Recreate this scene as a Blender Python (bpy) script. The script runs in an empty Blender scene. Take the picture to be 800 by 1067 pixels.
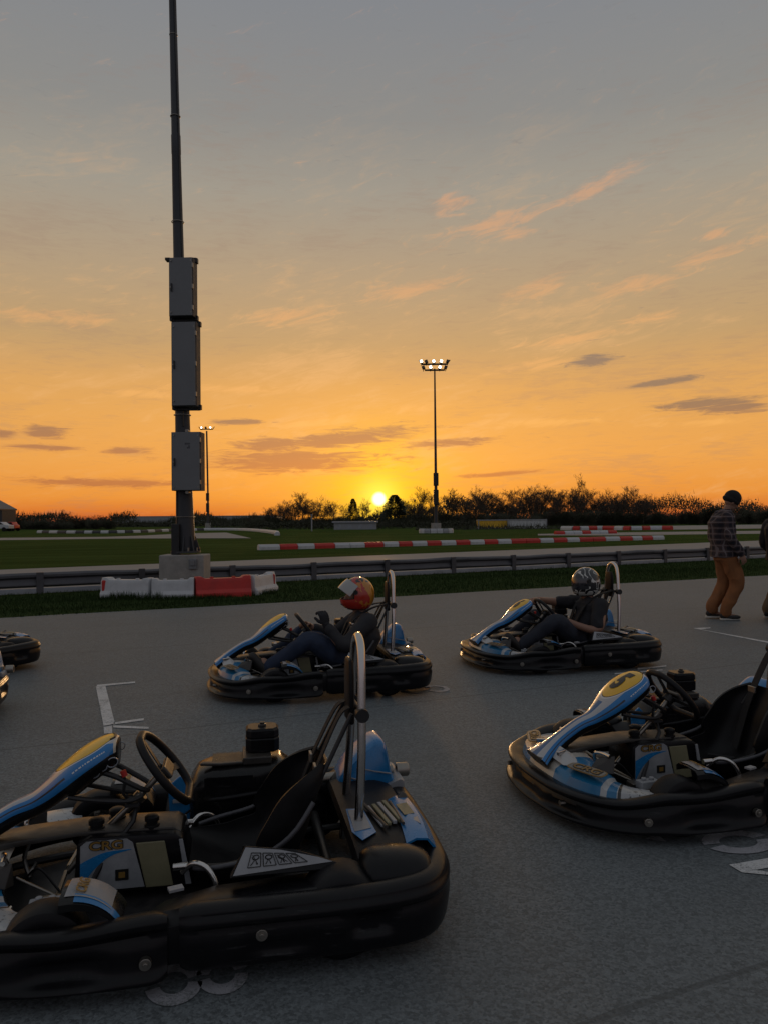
import bpy, bmesh, math, random
from math import sin, cos, pi, radians, sqrt, exp, atan2
from mathutils import Vector, Matrix

random.seed(7)
scene = bpy.context.scene
COL = scene.collection

# ------------------------------------------------------------------ camera
F_PX, CAM_H, ROLL, PITCH = 804.0, 1.42, radians(0.45), math.atan(7.5 / 804.0)
fv = Vector((0, cos(PITCH), sin(PITCH)))
uv_ = Vector((0, -sin(PITCH), cos(PITCH)))
rv = Vector((1, 0, 0))
r2 = rv * cos(ROLL) - uv_ * sin(ROLL)
u2 = rv * sin(ROLL) + uv_ * cos(ROLL)
cam_data = bpy.data.cameras.new('camera')
cam = bpy.data.objects.new('camera', cam_data)
COL.objects.link(cam)
cam_data.sensor_fit = 'HORIZONTAL'
cam_data.sensor_width = 36.0
cam_data.lens = 36.0 * F_PX / 800.0
cam_data.clip_end = 6000
cam_data.clip_start = 0.05
m = Matrix((r2, u2, -fv)).transposed().to_4x4()
m.translation = Vector((0, 0, CAM_H))
cam.matrix_world = m
scene.camera = cam


def ray(px, py):
    return fv + r2 * ((px - 400) / F_PX) - u2 * ((py - 533.5) / F_PX)


def G(px, py, z=0.0):
    """ground point that a spot of the photograph shows"""
    d = ray(px, py)
    t = (z - CAM_H) / d.z
    return Vector((d.x * t, d.y * t, z))


def at(px, py, Y):
    d = ray(px, py)
    t = Y / d.y
    return Vector((d.x * t, Y, CAM_H + d.z * t))


# ------------------------------------------------------------------ colour and node helpers
def lin(c):
    c = c / 255.0
    return c / 12.92 if c <= 0.04045 else ((c + 0.055) / 1.055) ** 2.4


def S(r, g, b):
    return (lin(r), lin(g), lin(b), 1.0)


class V:
    """wraps a node socket so that procedural textures read like formulas"""
    def __init__(self, nt, s):
        self.nt, self.s = nt, s

    def _m(self, op, *a):
        n = self.nt.nodes.new('ShaderNodeMath')
        n.operation = op
        for i, v in enumerate((self,) + a):
            if isinstance(v, V):
                self.nt.links.new(v.s, n.inputs[i])
            else:
                n.inputs[i].default_value = v
        return V(self.nt, n.outputs[0])

    def __add__(self, o): return self._m('ADD', o)
    __radd__ = __add__
    def __sub__(self, o): return self._m('SUBTRACT', o)
    def __rsub__(self, o): return (self * -1.0) + o
    def __mul__(self, o): return self._m('MULTIPLY', o)
    __rmul__ = __mul__
    def __truediv__(self, o): return self._m('DIVIDE', o)
    def __pow__(self, o): return self._m('POWER', o)
    def lt(self, o): return self._m('LESS_THAN', o)
    def gt(self, o): return self._m('GREATER_THAN', o)
    def max(self, o): return self._m('MAXIMUM', o)
    def min(self, o): return self._m('MINIMUM', o)
    def abs(self): return self._m('ABSOLUTE')
    def exp(self): return self._m('EXPONENT')
    def sqrt(self): return self._m('SQRT')
    def fract(self): return self._m('FRACT')
    def sin(self): return self._m('SINE')

    def ramp(self, a, b, lo=0.0, hi=1.0):
        n = self.nt.nodes.new('ShaderNodeMapRange')
        n.interpolation_type = 'SMOOTHSTEP'
        self.nt.links.new(self.s, n.inputs[0])
        n.inputs[1].default_value, n.inputs[2].default_value = a, b
        n.inputs[3].default_value, n.inputs[4].default_value = lo, hi
        return V(self.nt, n.outputs[0])


def mixc(nt, fac, a, b, blend='MIX'):
    n = nt.nodes.new('ShaderNodeMix')
    n.data_type = 'RGBA'
    n.blend_type = blend
    n.clamp_factor = True
    for idx, v in ((0, fac), (6, a), (7, b)):
        if isinstance(v, V):
            nt.links.new(v.s, n.inputs[idx])
        elif idx == 0:
            n.inputs[idx].default_value = v
        else:
            n.inputs[idx].default_value = tuple(v) if len(v) == 4 else tuple(v) + (1,)
    return V(nt, n.outputs[2])


def noise(nt, vec, scale, detail=3, rough=0.55, dist=0.0, dim='3D'):
    n = nt.nodes.new('ShaderNodeTexNoise')
    n.noise_dimensions = dim
    if vec is not None:
        nt.links.new(vec.s, n.inputs['Vector'])
    n.inputs['Scale'].default_value = scale
    n.inputs['Detail'].default_value = detail
    n.inputs['Roughness'].default_value = rough
    n.inputs['Distortion'].default_value = dist
    return V(nt, n.outputs[0])


def combine(nt, x, y, z):
    n = nt.nodes.new('ShaderNodeCombineXYZ')
    for i, v in enumerate((x, y, z)):
        if isinstance(v, V):
            nt.links.new(v.s, n.inputs[i])
        else:
            n.inputs[i].default_value = v
    return V(nt, n.outputs[0])


def separate(nt, v):
    n = nt.nodes.new('ShaderNodeSeparateXYZ')
    nt.links.new(v.s, n.inputs[0])
    return [V(nt, n.outputs[i]) for i in range(3)]


def coords(nt, kind='Object'):
    n = nt.nodes.new('ShaderNodeTexCoord')
    return V(nt, n.outputs[kind])


def new_mat(name):
    m = bpy.data.materials.new(name)
    m.use_nodes = True
    nt = m.node_tree
    b = nt.nodes['Principled BSDF']
    return m, nt, b


def setc(nt, sock, v):
    if isinstance(v, V):
        nt.links.new(v.s, sock)
    else:
        sock.default_value = v


def bump(nt, b, h, strength=0.3, dist=0.01):
    n = nt.nodes.new('ShaderNodeBump')
    n.inputs['Strength'].default_value = strength
    n.inputs['Distance'].default_value = dist
    nt.links.new(h.s, n.inputs['Height'])
    nt.links.new(n.outputs[0], b.inputs['Normal'])


def plain(name, col, rough=0.5, metal=0.0, var=0.25, scale=9.0, dust=0.0, bmp=0.08, spec=0.5, coat=0.0, dustcol=(0.16, 0.13, 0.10, 1)):
    """a worn surface: two scales of mottling, dust where it can settle, uneven gloss"""
    m, nt, b = new_mat(name)
    co = coords(nt)
    n1 = noise(nt, co, scale, 5, 0.65)
    n2 = noise(nt, co, scale * 9, 3, 0.6)
    f = n1.ramp(0.3, 0.7) * 0.6 + n2 * 0.4
    c0 = tuple(max(0, x * (1 - var)) for x in col[:3]) + (1,)
    c1 = tuple(min(1, x * (1 + var)) for x in col[:3]) + (1,)
    c = mixc(nt, f, c0, c1)
    if dust > 0:
        g = nt.nodes.new('ShaderNodeNewGeometry')
        nz = separate(nt, V(nt, g.outputs['Normal']))[2]
        d = nz.ramp(0.1, 0.95) * n1.ramp(0.35, 0.7) * dust + n2.ramp(0.62, 0.8) * dust * 0.25
        c = mixc(nt, d, c, dustcol)
        setc(nt, b.inputs['Roughness'], (d * 0.5 + (f * 0.2 + rough - 0.1)).min(1.0))
    else:
        setc(nt, b.inputs['Roughness'], f * 0.25 + (rough - 0.12))
    setc(nt, b.inputs['Base Color'], c)
    b.inputs['Metallic'].default_value = metal
    b.inputs['Specular IOR Level'].default_value = spec
    b.inputs['Coat Weight'].default_value = coat
    b.inputs['Coat Roughness'].default_value = 0.15
    if bmp:
        bump(nt, b, n2 + n1 * 0.5, bmp, 0.004)
    return m


# ------------------------------------------------------------------ world: dusk sky with clouds
SUN_AZ = math.atan((395 - 400) / F_PX)
SUN_EL = radians(1.5)
sun_dir = Vector((sin(SUN_AZ) * cos(SUN_EL), cos(SUN_AZ) * cos(SUN_EL), sin(SUN_EL)))
world = bpy.data.worlds.new('World')
scene.world = world
world.use_nodes = True
wt = world.node_tree
for n in list(wt.nodes):
    wt.nodes.remove(n)
wout = wt.nodes.new('ShaderNodeOutputWorld')
gen = coords(wt, 'Generated')
dx, dy, dz = separate(wt, gen)


def cramp(nt, fac, stops):
    n = nt.nodes.new('ShaderNodeValToRGB')
    cr = n.color_ramp
    while len(cr.elements) < len(stops):
        cr.elements.new(0.5)
    for e, (p, c) in zip(cr.elements, stops):
        e.position = p
        e.color = c
    nt.links.new(fac.s, n.inputs[0])
    return V(nt, n.outputs[0])


SKY = [(0.0, 205, 105, 55), (0.012, 232, 135, 60), (0.03, 243, 158, 70), (0.075, 243, 169, 83), (0.13, 236, 170, 88), (0.17, 226, 168, 95), (0.22, 200, 161, 109),
       (0.28, 187, 159, 122), (0.39, 163, 154, 139), (0.46, 144, 141, 136), (0.56, 134, 135, 138), (0.8, 134, 136, 138), (1.0, 130, 134, 139)]
front = cramp(wt, dz, [(z, tuple(max(0.01, c - n_ * exp(-z * 4.0)) for c, n_ in zip(S(r, g, b_), (0.10, 0.055, 0.015))) + (1,)) for z, r, g, b_ in SKY])
back = cramp(wt, dz, [(0.0, S(122, 114, 122)), (0.1, S(132, 124, 130)), (0.3, S(130, 130, 136)), (0.7, S(130, 134, 140)), (1.0, S(130, 134, 139))])
hor = (dx * dx + dy * dy).sqrt().max(0.02)
az = dx / hor                                    # sine of the bearing from straight ahead
fw = (dy / hor).ramp(-0.55, 0.85)
skyc = mixc(wt, fw, back, front)
# brightening round the sun
dot = dx * sun_dir.x + dy * sun_dir.y + dz * sun_dir.z
a2 = (1.0 - dot).max(0.0) * 2.0                  # squared angle
dxs = az - sun_dir.x
dzs = dz - sun_dir.z
ell = dxs * dxs * 0.45 + dzs * dzs * 1.6
pos = (dy).ramp(-0.05, 0.2)
wide = (ell * -75.0).exp() * 0.42 * pos
skyc = mixc(wt, wide, skyc, S(255, 186, 66))
mid = (a2 * -210.0).exp() * 0.86 * pos
skyc = mixc(wt, mid, skyc, S(255, 204, 22))

# clouds: streaky noise on a far flat layer, gathered where the photograph has them
inv = 1.0 / 1.0
lx = dx / (dz + 0.10)
ly = dy / (dz + 0.10)
pl = combine(wt, lx * 0.9 + ly * 0.25, ly * 1.1, 0.0)
streak = noise(wt, combine(wt, az * 13.0 + dz * 10.0, dz * 62.0 - az * 15.0, 3.3), 1.6, 8, 0.68, 0.9)
flat = noise(wt, combine(wt, az * 17.0, dz * 110.0, 7.7), 1.5, 8, 0.68, 0.9)
veil = noise(wt, combine(wt, az * 3.0 + dz * 2.0, dz * 10.0 - az * 2.0, 1.1), 1.5, 5, 0.6, 0.4)
skyc = mixc(wt, (veil * .6 + streak * .4).ramp(0.5, 0.68) * dz.ramp(.55, .2) * 0.38 * pos, skyc, S(240, 184, 122))
skyc = mixc(wt, (veil * .55 + flat * .45).ramp(0.5, 0.33) * 0.26 * pos, skyc, S(150, 122, 108))


def blob(px, py, hw, hh, tilt=0.0):
    """soft elliptical region of the sky given in bearing and height"""
    cx = (px - 400) / F_PX
    cz = (541 + (400 - px) * 0.00785 - py) / F_PX
    n_ = 1.0 / sqrt(1 + cx * cx + cz * cz)
    a0, z0 = cx / sqrt(1 + cx * cx), cz * n_
    w, h = hw / F_PX, hh / F_PX
    u = (az - a0) * (cos(tilt) / w) + (dz - z0) * (sin(tilt) / w)
    v = (az - a0) * (-sin(tilt) / h) + (dz - z0) * (cos(tilt) / h)
    return ((u * u + v * v) * -1.0).exp() * pos


darks = [(305, 480, 100, 14, 0.0), (360, 457, 80, 10, 0.10), (285, 464, 44, 9, 0), (115, 503, 90, 5, 0.0), (48, 450, 20, 7, 0), (45, 466, 34, 3.4, -.02),
         (133, 470, 22, 4, 0), (470, 461, 52, 5, 0.03), (740, 420, 50, 6, 0.03), (770, 425, 40, 5, -.02), (620, 375, 24, 7, 0.15),
         (520, 494, 46, 3, 0.06), (2, 453, 14, 5, 0), (690, 398, 40, 4, .1), (250, 440, 30, 3, 0)]
lights = [(430, 300, 60, 10, .15), (300, 330, 50, 8, .1), (560, 300, 40, 10, .2), (60, 330, 60, 8, 0),
          (520, 232, 60, 10, 0.20), (625, 192, 62, 8, 0.30), (540, 242, 30, 7, 0.05), (665, 296, 52, 9, 0.12), (745, 264, 40, 7, 0.25), (470, 210, 24, 12, 0.3),
          (750, 243, 14, 5, 0), (600, 352, 60, 5, .1), (680, 330, 30, 5, .1), (240, 405, 70, 5, 0), (150, 410, 40, 5, 0), (570, 440, 60, 5, 0.0), (740, 440, 50, 4, 0),
          (560, 380, 50, 6, .1), (430, 425, 40, 5, .1), (330, 440, 60, 5, .1), (350, 492, 70, 4, 0)]
dm = None
for b_ in darks:
    v_ = blob(*b_)
    dm = v_ if dm is None else dm.max(v_)
lm = None
for b_ in lights:
    v_ = blob(*b_)
    lm = v_ if lm is None else lm.max(v_)
dcol = cramp(wt, dz, [(0.0, S(176, 104, 62)), (0.06, S(190, 120, 72)), (0.14, S(150, 118, 92)), (0.25, S(140, 124, 110)), (0.4, S(122, 118, 118))])
lcol = cramp(wt, dz, [(0.0, S(255, 160, 70)), (0.12, S(247, 180, 96)), (0.3, S(218, 165, 118)), (0.45, S(210, 160, 128))])
skyc = mixc(wt, (lm * 0.60 + streak * 1.7).ramp(1.0, 1.6) * 0.66, skyc, lcol)
skyc = mixc(wt, (dm * 0.85 + flat * 1.9).ramp(1.14, 1.70) * 0.95, skyc, dcol)
# the sun's disc and its near glow
core = (a2 * -1500.0).exp() * pos
skyc = mixc(wt, core * 0.95, skyc, (1.3, 0.95, 0.10, 1))
disc = a2.ramp(0.0085 ** 2 * 1.6, 0.0085 ** 2 * 0.2)
skyc = mixc(wt, disc, skyc, (3.4, 2.9, 1.2, 1))
below = dz.ramp(-0.004, -0.02)
skyc = mixc(wt, below, skyc, (0.012, 0.015, 0.008, 1))
bg1 = wt.nodes.new('ShaderNodeBackground')
wt.links.new(skyc.s, bg1.inputs[0])
bg1.inputs[1].default_value = 0.97
sk = wt.nodes.new('ShaderNodeTexSky')
sk.sky_type = 'NISHITA'
sk.sun_disc = False
sk.sun_elevation = SUN_EL
sk.sun_rotation = SUN_AZ
sk.dust_density = 2.5
bg2 = wt.nodes.new('ShaderNodeBackground')
wt.links.new(sk.outputs[0], bg2.inputs[0])
bg2.inputs[1].default_value = 0.012
addn = wt.nodes.new('ShaderNodeAddShader')
wt.links.new(bg1.outputs[0], addn.inputs[0])
wt.links.new(bg2.outputs[0], addn.inputs[1])
wt.links.new(addn.outputs[0], wout.inputs[0])

# ------------------------------------------------------------------ the low sun
sd = bpy.data.lights.new('sun', 'SUN')
sd.energy = 0.42
sd.angle = radians(2.5)
sd.color = (1.0, 0.58, 0.26)
so = bpy.data.objects.new('sun', sd)
so.location = (0, 60, 30)
so.rotation_euler = (-sun_dir).to_track_quat('-Z', 'Y').to_euler()
COL.objects.link(so)

scene.view_settings.view_transform = 'Standard'
scene.view_settings.look = 'None'
scene.view_settings.gamma = 1
scene.view_settings.exposure = 0
scene.view_settings.use_curve_mapping = False
scene.render.engine = 'CYCLES'


# ------------------------------------------------------------------ object helpers
def tag(o, label=None, cat=None, group=None, kind=None):
    if label: o['label'] = label
    if cat: o['category'] = cat
    if group: o['group'] = group
    if kind: o['kind'] = kind
    return o


def empty(name, loc=(0, 0, 0), rz=0.0, scale=1.0):
    o = bpy.data.objects.new(name, None)
    o.empty_display_size = 0.1
    o.location = loc
    o.rotation_euler = (0, 0, rz)
    o.scale = (scale,) * 3
    COL.objects.link(o)
    return o


def copy_tree(o, parent=None):
    c = o.copy()
    COL.objects.link(c)
    if parent is not None:
        c.parent = parent
        c.matrix_parent_inverse = o.matrix_parent_inverse.copy()
    for ch in o.children:
        copy_tree(ch, c)
    return c


def catmull(pts, n, closed=False):
    """smooth resampling of a list of points (any dimension)"""
    P = [tuple(map(float, p)) for p in pts]
    N = len(P)
    segs = N if closed else N - 1
    out = []
    for i in range(n):
        t = i / n * segs if closed else i / (n - 1) * segs
        k = min(int(t), segs - 1)
        u = t - k
        if closed:
            a, b, c, d = P[(k - 1) % N], P[k % N], P[(k + 1) % N], P[(k + 2) % N]
        else:
            a, b, c, d = P[max(k - 1, 0)], P[k], P[k + 1], P[min(k + 2, N - 1)]
        out.append(tuple(0.5 * (2 * b[j] + (c[j] - a[j]) * u + (2 * a[j] - 5 * b[j] + 4 * c[j] - d[j]) * u * u
                                + (3 * b[j] - a[j] - 3 * c[j] + d[j]) * u ** 3) for j in range(len(b))))
    return out


class MB:
    def __init__(self):
        self.v, self.f, self.m, self.uv = [], [], [], {}
        self.cur = 0

    def face(self, idx, uvs=None):
        if uvs: self.uv[len(self.f)] = uvs
        self.f.append(tuple(idx))
        self.m.append(self.cur)

    def add(self, verts, faces, M=None):
        o = len(self.v)
        for p in verts:
            p = Vector(p)
            self.v.append(M @ p if M else p)
        for f in faces:
            self.face([o + i for i in f])
        return self

    def box(self, c, s, M=None, rz=0.0):
        R = Matrix.Translation(Vector(c)) @ Matrix.Rotation(rz, 4, 'Z')
        if M: R = M @ R
        x, y, z = s[0] / 2, s[1] / 2, s[2] / 2
        vs = [(i * x, j * y, k * z) for k in (-1, 1) for j in (-1, 1) for i in (-1, 1)]
        fs = [(0, 2, 3, 1), (4, 5, 7, 6), (0, 1, 5, 4), (2, 6, 7, 3), (0, 4, 6, 2), (1, 3, 7, 5)]
        return self.add(vs, fs, R)

    def tube(self, pts, r, n=8, closed=False, cap=True):
        pts = [Vector(p) for p in pts]
        N = len(pts)
        rs = r if isinstance(r, (list, tuple)) else [r] * N
        o = len(self.v)
        up = None
        for i, p in enumerate(pts):
            if closed:
                t = pts[(i + 1) % N] - pts[i - 1]
            else:
                t = pts[min(i + 1, N - 1)] - pts[max(i - 1, 0)]
            if t.length < 1e-9: t = Vector((0, 0, 1))
            t.normalize()
            if up is None:
                a = Vector((0, 0, 1)) if abs(t.z) < 0.9 else Vector((1, 0, 0))
                up = (a - t * a.dot(t)).normalized()
            else:
                up = (up - t * up.dot(t))
                up = up.normalized() if up.length > 1e-6 else t.orthogonal().normalized()
            sd_ = t.cross(up)
            for k in range(n):
                th = 2 * pi * k / n
                self.v.append(p + up * (cos(th) * rs[i]) + sd_ * (sin(th) * rs[i]))
        R = N if closed else N - 1
        for i in range(R):
            for k in range(n):
                a = o + i * n + k
                b = o + i * n + (k + 1) % n
                c = o + ((i + 1) % N) * n + (k + 1) % n
                d = o + ((i + 1) % N) * n + k
                self.face((a, b, c, d))
        if cap and not closed:
            self.face([o + k for k in range(n)][::-1])
            self.face([o + (N - 1) * n + k for k in range(n)])
        return self

    def cyl(self, a, b, r, n=16, r2_=None):
        return self.tube([a, b], [r, r if r2_ is None else r2_], n)

    def rings(self, rings, close_ring=True, cap=True, uv=False):
        o = len(self.v)
        n = len(rings[0])
        for r in rings:
            self.v += [Vector(p) for p in r]
        R = len(rings)
        for i in range(R - 1):
            for k in range(n if close_ring else n - 1):
                k2 = (k + 1) % n
                uvs = None
                if uv:
                    uvs = [(k / (n - 1), i / (R - 1)), ((k + 1) / (n - 1), i / (R - 1)), ((k + 1) / (n - 1), (i + 1) / (R - 1)), (k / (n - 1), (i + 1) / (R - 1))]
                self.face((o + i * n + k, o + i * n + k2, o + (i + 1) * n + k2, o + (i + 1) * n + k), uvs)
        if cap and close_ring:
            self.face([o + k for k in range(n)][::-1])
            self.face([o + (R - 1) * n + k for k in range(n)])
        return self

    def prism(self, outline, h, M=None):
        """outline in the local xy plane, extruded to +z by h"""
        n = len(outline)
        vs = [(x, y, 0) for x, y in outline] + [(x, y, h) for x, y in outline]
        fs = [tuple(range(n))[::-1], tuple(range(n, 2 * n))] + [(i, (i + 1) % n, n + (i + 1) % n, n + i) for i in range(n)]
        return self.add(vs, fs, M)

    def lathe(self, prof, n=32, M=None):
        """profile (r, h) turned round the local z axis"""
        vs, fs = [], []
        for r, h in prof:
            for k in range(n):
                vs.append((r * cos(2 * pi * k / n), r * sin(2 * pi * k / n), h))
        for i in range(len(prof) - 1):
            for k in range(n):
                fs.append((i * n + k, i * n + (k + 1) % n, (i + 1) * n + (k + 1) % n, (i + 1) * n + k))
        return self.add(vs, fs, M)

    def ball(self, c, r, n=16, M=None):
        rx, ry, rz = r if isinstance(r, (tuple, list)) else (r, r, r)
        vs, fs = [], []
        h = n // 2
        for i in range(h + 1):
            ph = pi * i / h
            for k in range(n):
                vs.append((c[0] + rx * sin(ph) * cos(2 * pi * k / n), c[1] + ry * sin(ph) * sin(2 * pi * k / n), c[2] + rz * cos(ph)))
        for i in range(h):
            for k in range(n):
                fs.append((i * n + k, (i + 1) * n + k, (i + 1) * n + (k + 1) % n, i * n + (k + 1) % n))
        return self.add(vs, fs, M)

    def build(self, name, mats, parent=None, smooth=35, bevel=0.0, subsurf=0, solid=0.0, seg=2, recalc=True, weld=True):
        me = bpy.data.meshes.new(name)
        me.from_pydata([tuple(p) for p in self.v], [], self.f)
        if not isinstance(mats, (list, tuple)): mats = [mats]
        for mt in mats: me.materials.append(mt)
        me.polygons.foreach_set('material_index', self.m)
        if self.uv:
            lay = me.uv_layers.new(name='UVMap')
            for fi, uvs in self.uv.items():
                for li, u in zip(me.polygons[fi].loop_indices, uvs):
                    lay.data[li].uv = u
        if recalc or weld:
            bm = bmesh.new()
            bm.from_mesh(me)
            if weld: bmesh.ops.remove_doubles(bm, verts=bm.verts, dist=1e-5)
            if recalc: bmesh.ops.recalc_face_normals(bm, faces=bm.faces)
            bm.to_mesh(me)
            bm.free()
        o = bpy.data.objects.new(name, me)
        COL.objects.link(o)
        if bevel or subsurf or solid:
            if solid:
                md = o.modifiers.new('s', 'SOLIDIFY'); md.thickness = solid; md.offset = 0
            if bevel:
                md = o.modifiers.new('b', 'BEVEL'); md.width = bevel; md.segments = seg; md.limit_method = 'ANGLE'; md.angle_limit = radians(32)
            if subsurf:
                md = o.modifiers.new('u', 'SUBSURF'); md.levels = subsurf; md.render_levels = subsurf
            bake(o)
            me = o.data
        if smooth:
            me.polygons.foreach_set('use_smooth', [True] * len(me.polygons))
            try: me.set_sharp_from_angle(angle=radians(smooth))
            except Exception: pass
        if parent is not None: o.parent = parent
        return o


def bake(o):
    dg = bpy.context.evaluated_depsgraph_get()
    dg.update()
    me = bpy.data.meshes.new_from_object(o.evaluated_get(dg))
    old = o.data
    o.modifiers.clear()
    o.data = me
    me.name = old.name
    bpy.data.meshes.remove(old)


def text_mesh(name, body, size, M, mat, parent=None, depth=0.0008, sx=1.0, bold=0.0, shear=0.0, outline=0.0):
    cu = bpy.data.curves.new(name, 'FONT')
    cu.body = body
    cu.size = size
    cu.align_x = 'CENTER'
    cu.align_y = 'CENTER'
    cu.extrude = depth
    cu.offset = bold
    cu.shear = shear
    cu.resolution_u = 4
    t = bpy.data.objects.new(name, cu)
    COL.objects.link(t)
    dg = bpy.context.evaluated_depsgraph_get()
    dg.update()
    me = bpy.data.meshes.new_from_object(t.evaluated_get(dg))
    bpy.data.objects.remove(t)
    me.transform(M @ Matrix.Diagonal((sx, 1, 1, 1)))
    me.materials.clear()
    me.materials.append(mat)
    o = bpy.data.objects.new(name, me)
    COL.objects.link(o)
    if parent is not None: o.parent = parent
    return o


def fine_mesh(me, cuts=3):
    bm = bmesh.new()
    bm.from_mesh(me)
    bmesh.ops.triangulate(bm, faces=bm.faces)
    for _ in range(cuts):
        long_e = [e for e in bm.edges if e.calc_length() > 0.008]
        if not long_e: break
        bmesh.ops.subdivide_edges(bm, edges=long_e, cuts=1)
        bmesh.ops.triangulate(bm, faces=bm.faces)
    bm.to_mesh(me)
    bm.free()


def frame(o, x, y):
    """matrix with given origin, x axis and approximate y axis"""
    x = Vector(x).normalized()
    y = Vector(y)
    y = (y - x * y.dot(x)).normalized()
    z = x.cross(y)
    M = Matrix((x, y, z)).transposed().to_4x4()
    M.translation = Vector(o)
    return M

# ------------------------------------------------------------------ materials
def mat_asphalt(name, base=(0.138, 0.156, 0.165), far=False):
    m, nt, b = new_mat(name)
    co = coords(nt)
    big = noise(nt, co, 0.35, 4, 0.6)
    mid = noise(nt, co, 3.0, 4, 0.6)
    g1 = noise(nt, co, 130.0, 3, 0.75)
    vor = nt.nodes.new('ShaderNodeTexVoronoi')
    nt.links.new(co.s, vor.inputs['Vector'])
    vor.inputs['Scale'].default_value = 95.0
    vd = V(nt, vor.outputs['Distance'])
    sep = nt.nodes.new('ShaderNodeSeparateColor')
    nt.links.new(vor.outputs['Color'], sep.inputs[0])
    stone = V(nt, sep.outputs[0])
    f = (g1 - 0.5) * 2.0 + 0.1 + stone * 0.8
    c = mixc(nt, f, tuple(x * 0.5 for x in base) + (1,), tuple(x * 1.4 for x in base) + (1,))
    c = mixc(nt, big.ramp(0.35, 0.7) * 0.35, c, tuple(x * 0.65 for x in base) + (1,))
    c = mixc(nt, mid.ramp(0.55, 0.8) * 0.25, c, tuple(x * 1.35 for x in base) + (1,))
    # rolled seams along the paving direction, old oil spots, and rubber laid down in arcs
    sx, sy, sz = separate(nt, co)
    across = sx * -sin(0.42) + sy * cos(0.42)
    along = sx * cos(0.42) + sy * sin(0.42)
    seam = ((across / 3.6 + noise(nt, co, 0.8, 2) * 0.03).fract() - 0.5).abs().lt(0.0035)
    c = mixc(nt, seam * 0.5, c, tuple(x * 0.35 for x in base) + (1,))
    spots = noise(nt, co, 2.1, 2, 0.5)
    c = mixc(nt, spots.ramp(0.70, 0.76) * 0.45, c, tuple(x * 0.45 for x in base) + (1,))
    skid = noise(nt, combine(nt, along * 0.12, across * 2.4, 0.0), 1.6, 4, 0.6, 0.6)
    c = mixc(nt, skid.ramp(0.56, 0.72) * 0.22, c, tuple(x * 0.5 for x in base) + (1,))
    setc(nt, b.inputs['Base Color'], c)
    setc(nt, b.inputs['Roughness'], g1 * 0.2 + 0.56)
    b.inputs['Specular IOR Level'].default_value = 0.42
    bump(nt, b, vd * -0.9 + g1 * 0.8, 0.30, 0.004)
    return m


def mat_grass(name, a=(0.034, 0.068, 0.012), c2=(0.062, 0.105, 0.022)):
    m, nt, b = new_mat(name)
    co = coords(nt)
    n1 = noise(nt, co, 0.12, 4, 0.6)
    n2 = noise(nt, co, 1.7, 5, 0.7)
    n3 = noise(nt, co, 40.0, 3, 0.7)
    c = mixc(nt, n1.ramp(0.35, 0.65) * 0.5 + n2 * 0.5, a + (1,), c2 + (1,))
    c = mixc(nt, n3.ramp(0.5, 0.8) * 0.5, c, (0.085, 0.10, 0.030, 1))
    c = mixc(nt, n2.ramp(0.62, 0.8) * 0.5, c, (0.075, 0.070, 0.030, 1))
    setc(nt, b.inputs['Base Color'], c)
    gx, gy, gz = separate(nt, co)
    mow = noise(nt, combine(nt, gx * 0.06 + gy * 0.02, gy * 0.55 - gx * .2, 0.0), 1.2, 4, 0.6, 0.3)
    c = mixc(nt, mow.ramp(0.42, 0.62) * 0.45, c, tuple(v * 0.5 for v in a) + (1,))
    c = mixc(nt, mow.ramp(0.66, 0.78) * n2.ramp(.45, .6) * 0.5, c, (0.07, 0.06, 0.03, 1))
    setc(nt, b.inputs['Base Color'], c)
    b.inputs['Roughness'].default_value = 1.0
    b.inputs['Specular IOR Level'].default_value = 0.02
    bump(nt, b, n3 + n2, 1.0, 0.05)
    return m


def mat_paint(name, col=(0.62, 0.62, 0.62), wear=0.35, base=(0.15, 0.16, 0.16)):
    m, nt, b = new_mat(name)
    co = coords(nt)
    n1 = noise(nt, co, 120.0, 3, 0.8)
    n2 = noise(nt, co, 7.0, 4, 0.7)
    k = (n1 * 0.65 + n2 * 0.5)
    c = mixc(nt, k.ramp(0.62 - wear * 0.2, 0.80 - wear * 0.2), col + (1,), base + (1,))
    setc(nt, b.inputs['Base Color'], c)
    b.inputs['Roughness'].default_value = 0.7
    bump(nt, b, n1, 0.6, 0.004)
    return m


M_ = {}
M_['asphalt'] = mat_asphalt('asphalt')
M_['far_asphalt'] = plain('far_asphalt', (0.23, 0.225, 0.22), 0.75, var=0.2, scale=0.3, bmp=0)
M_['grass'] = mat_grass('grass')
M_['verge'] = mat_grass('verge_grass', (0.040, 0.070, 0.024), (0.068, 0.102, 0.036))
M_['paint'] = mat_paint('road_paint')
M_['paint_faded'] = mat_paint('faded_road_paint', (0.36, 0.36, 0.39), 0.42)
M_['paint_orange'] = mat_paint('orange_road_paint', (0.45, 0.2, 0.08), 0.6)
M_['black'] = plain('black_plastic', (0.0055, 0.0055, 0.007), 0.33, var=0.35, dust=0.012, scale=6, spec=0.24)
M_['black_rough'] = plain('black_rubber', (0.0065, 0.0065, 0.008), 0.5, var=0.3, dust=0.03, scale=7, spec=0.25)
M_['black_gloss'] = plain('black_gloss_plastic', (0.007, 0.007, 0.008), 0.26, var=0.3, dust=0.05, spec=0.35)
M_['seat'] = plain('seat_plastic', (0.007, 0.007, 0.008), 0.42, var=0.3, dust=0.03, spec=0.25)
M_['belt'] = plain('belt_webbing', (0.010, 0.010, 0.011), 0.8, var=0.3, scale=60)
M_['chrome'] = plain('polished_tube', (0.60, 0.58, 0.56), 0.20, 1.0, var=0.08, scale=2.5, bmp=0)
M_['steel'] = plain('dull_steel', (0.30, 0.28, 0.25), 0.42, 1.0, var=0.25, scale=5, bmp=0)
M_['darksteel'] = plain('dark_painted_steel', (0.022, 0.022, 0.024), 0.45, 0.2, var=0.3, dust=0.15, bmp=0)
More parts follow.
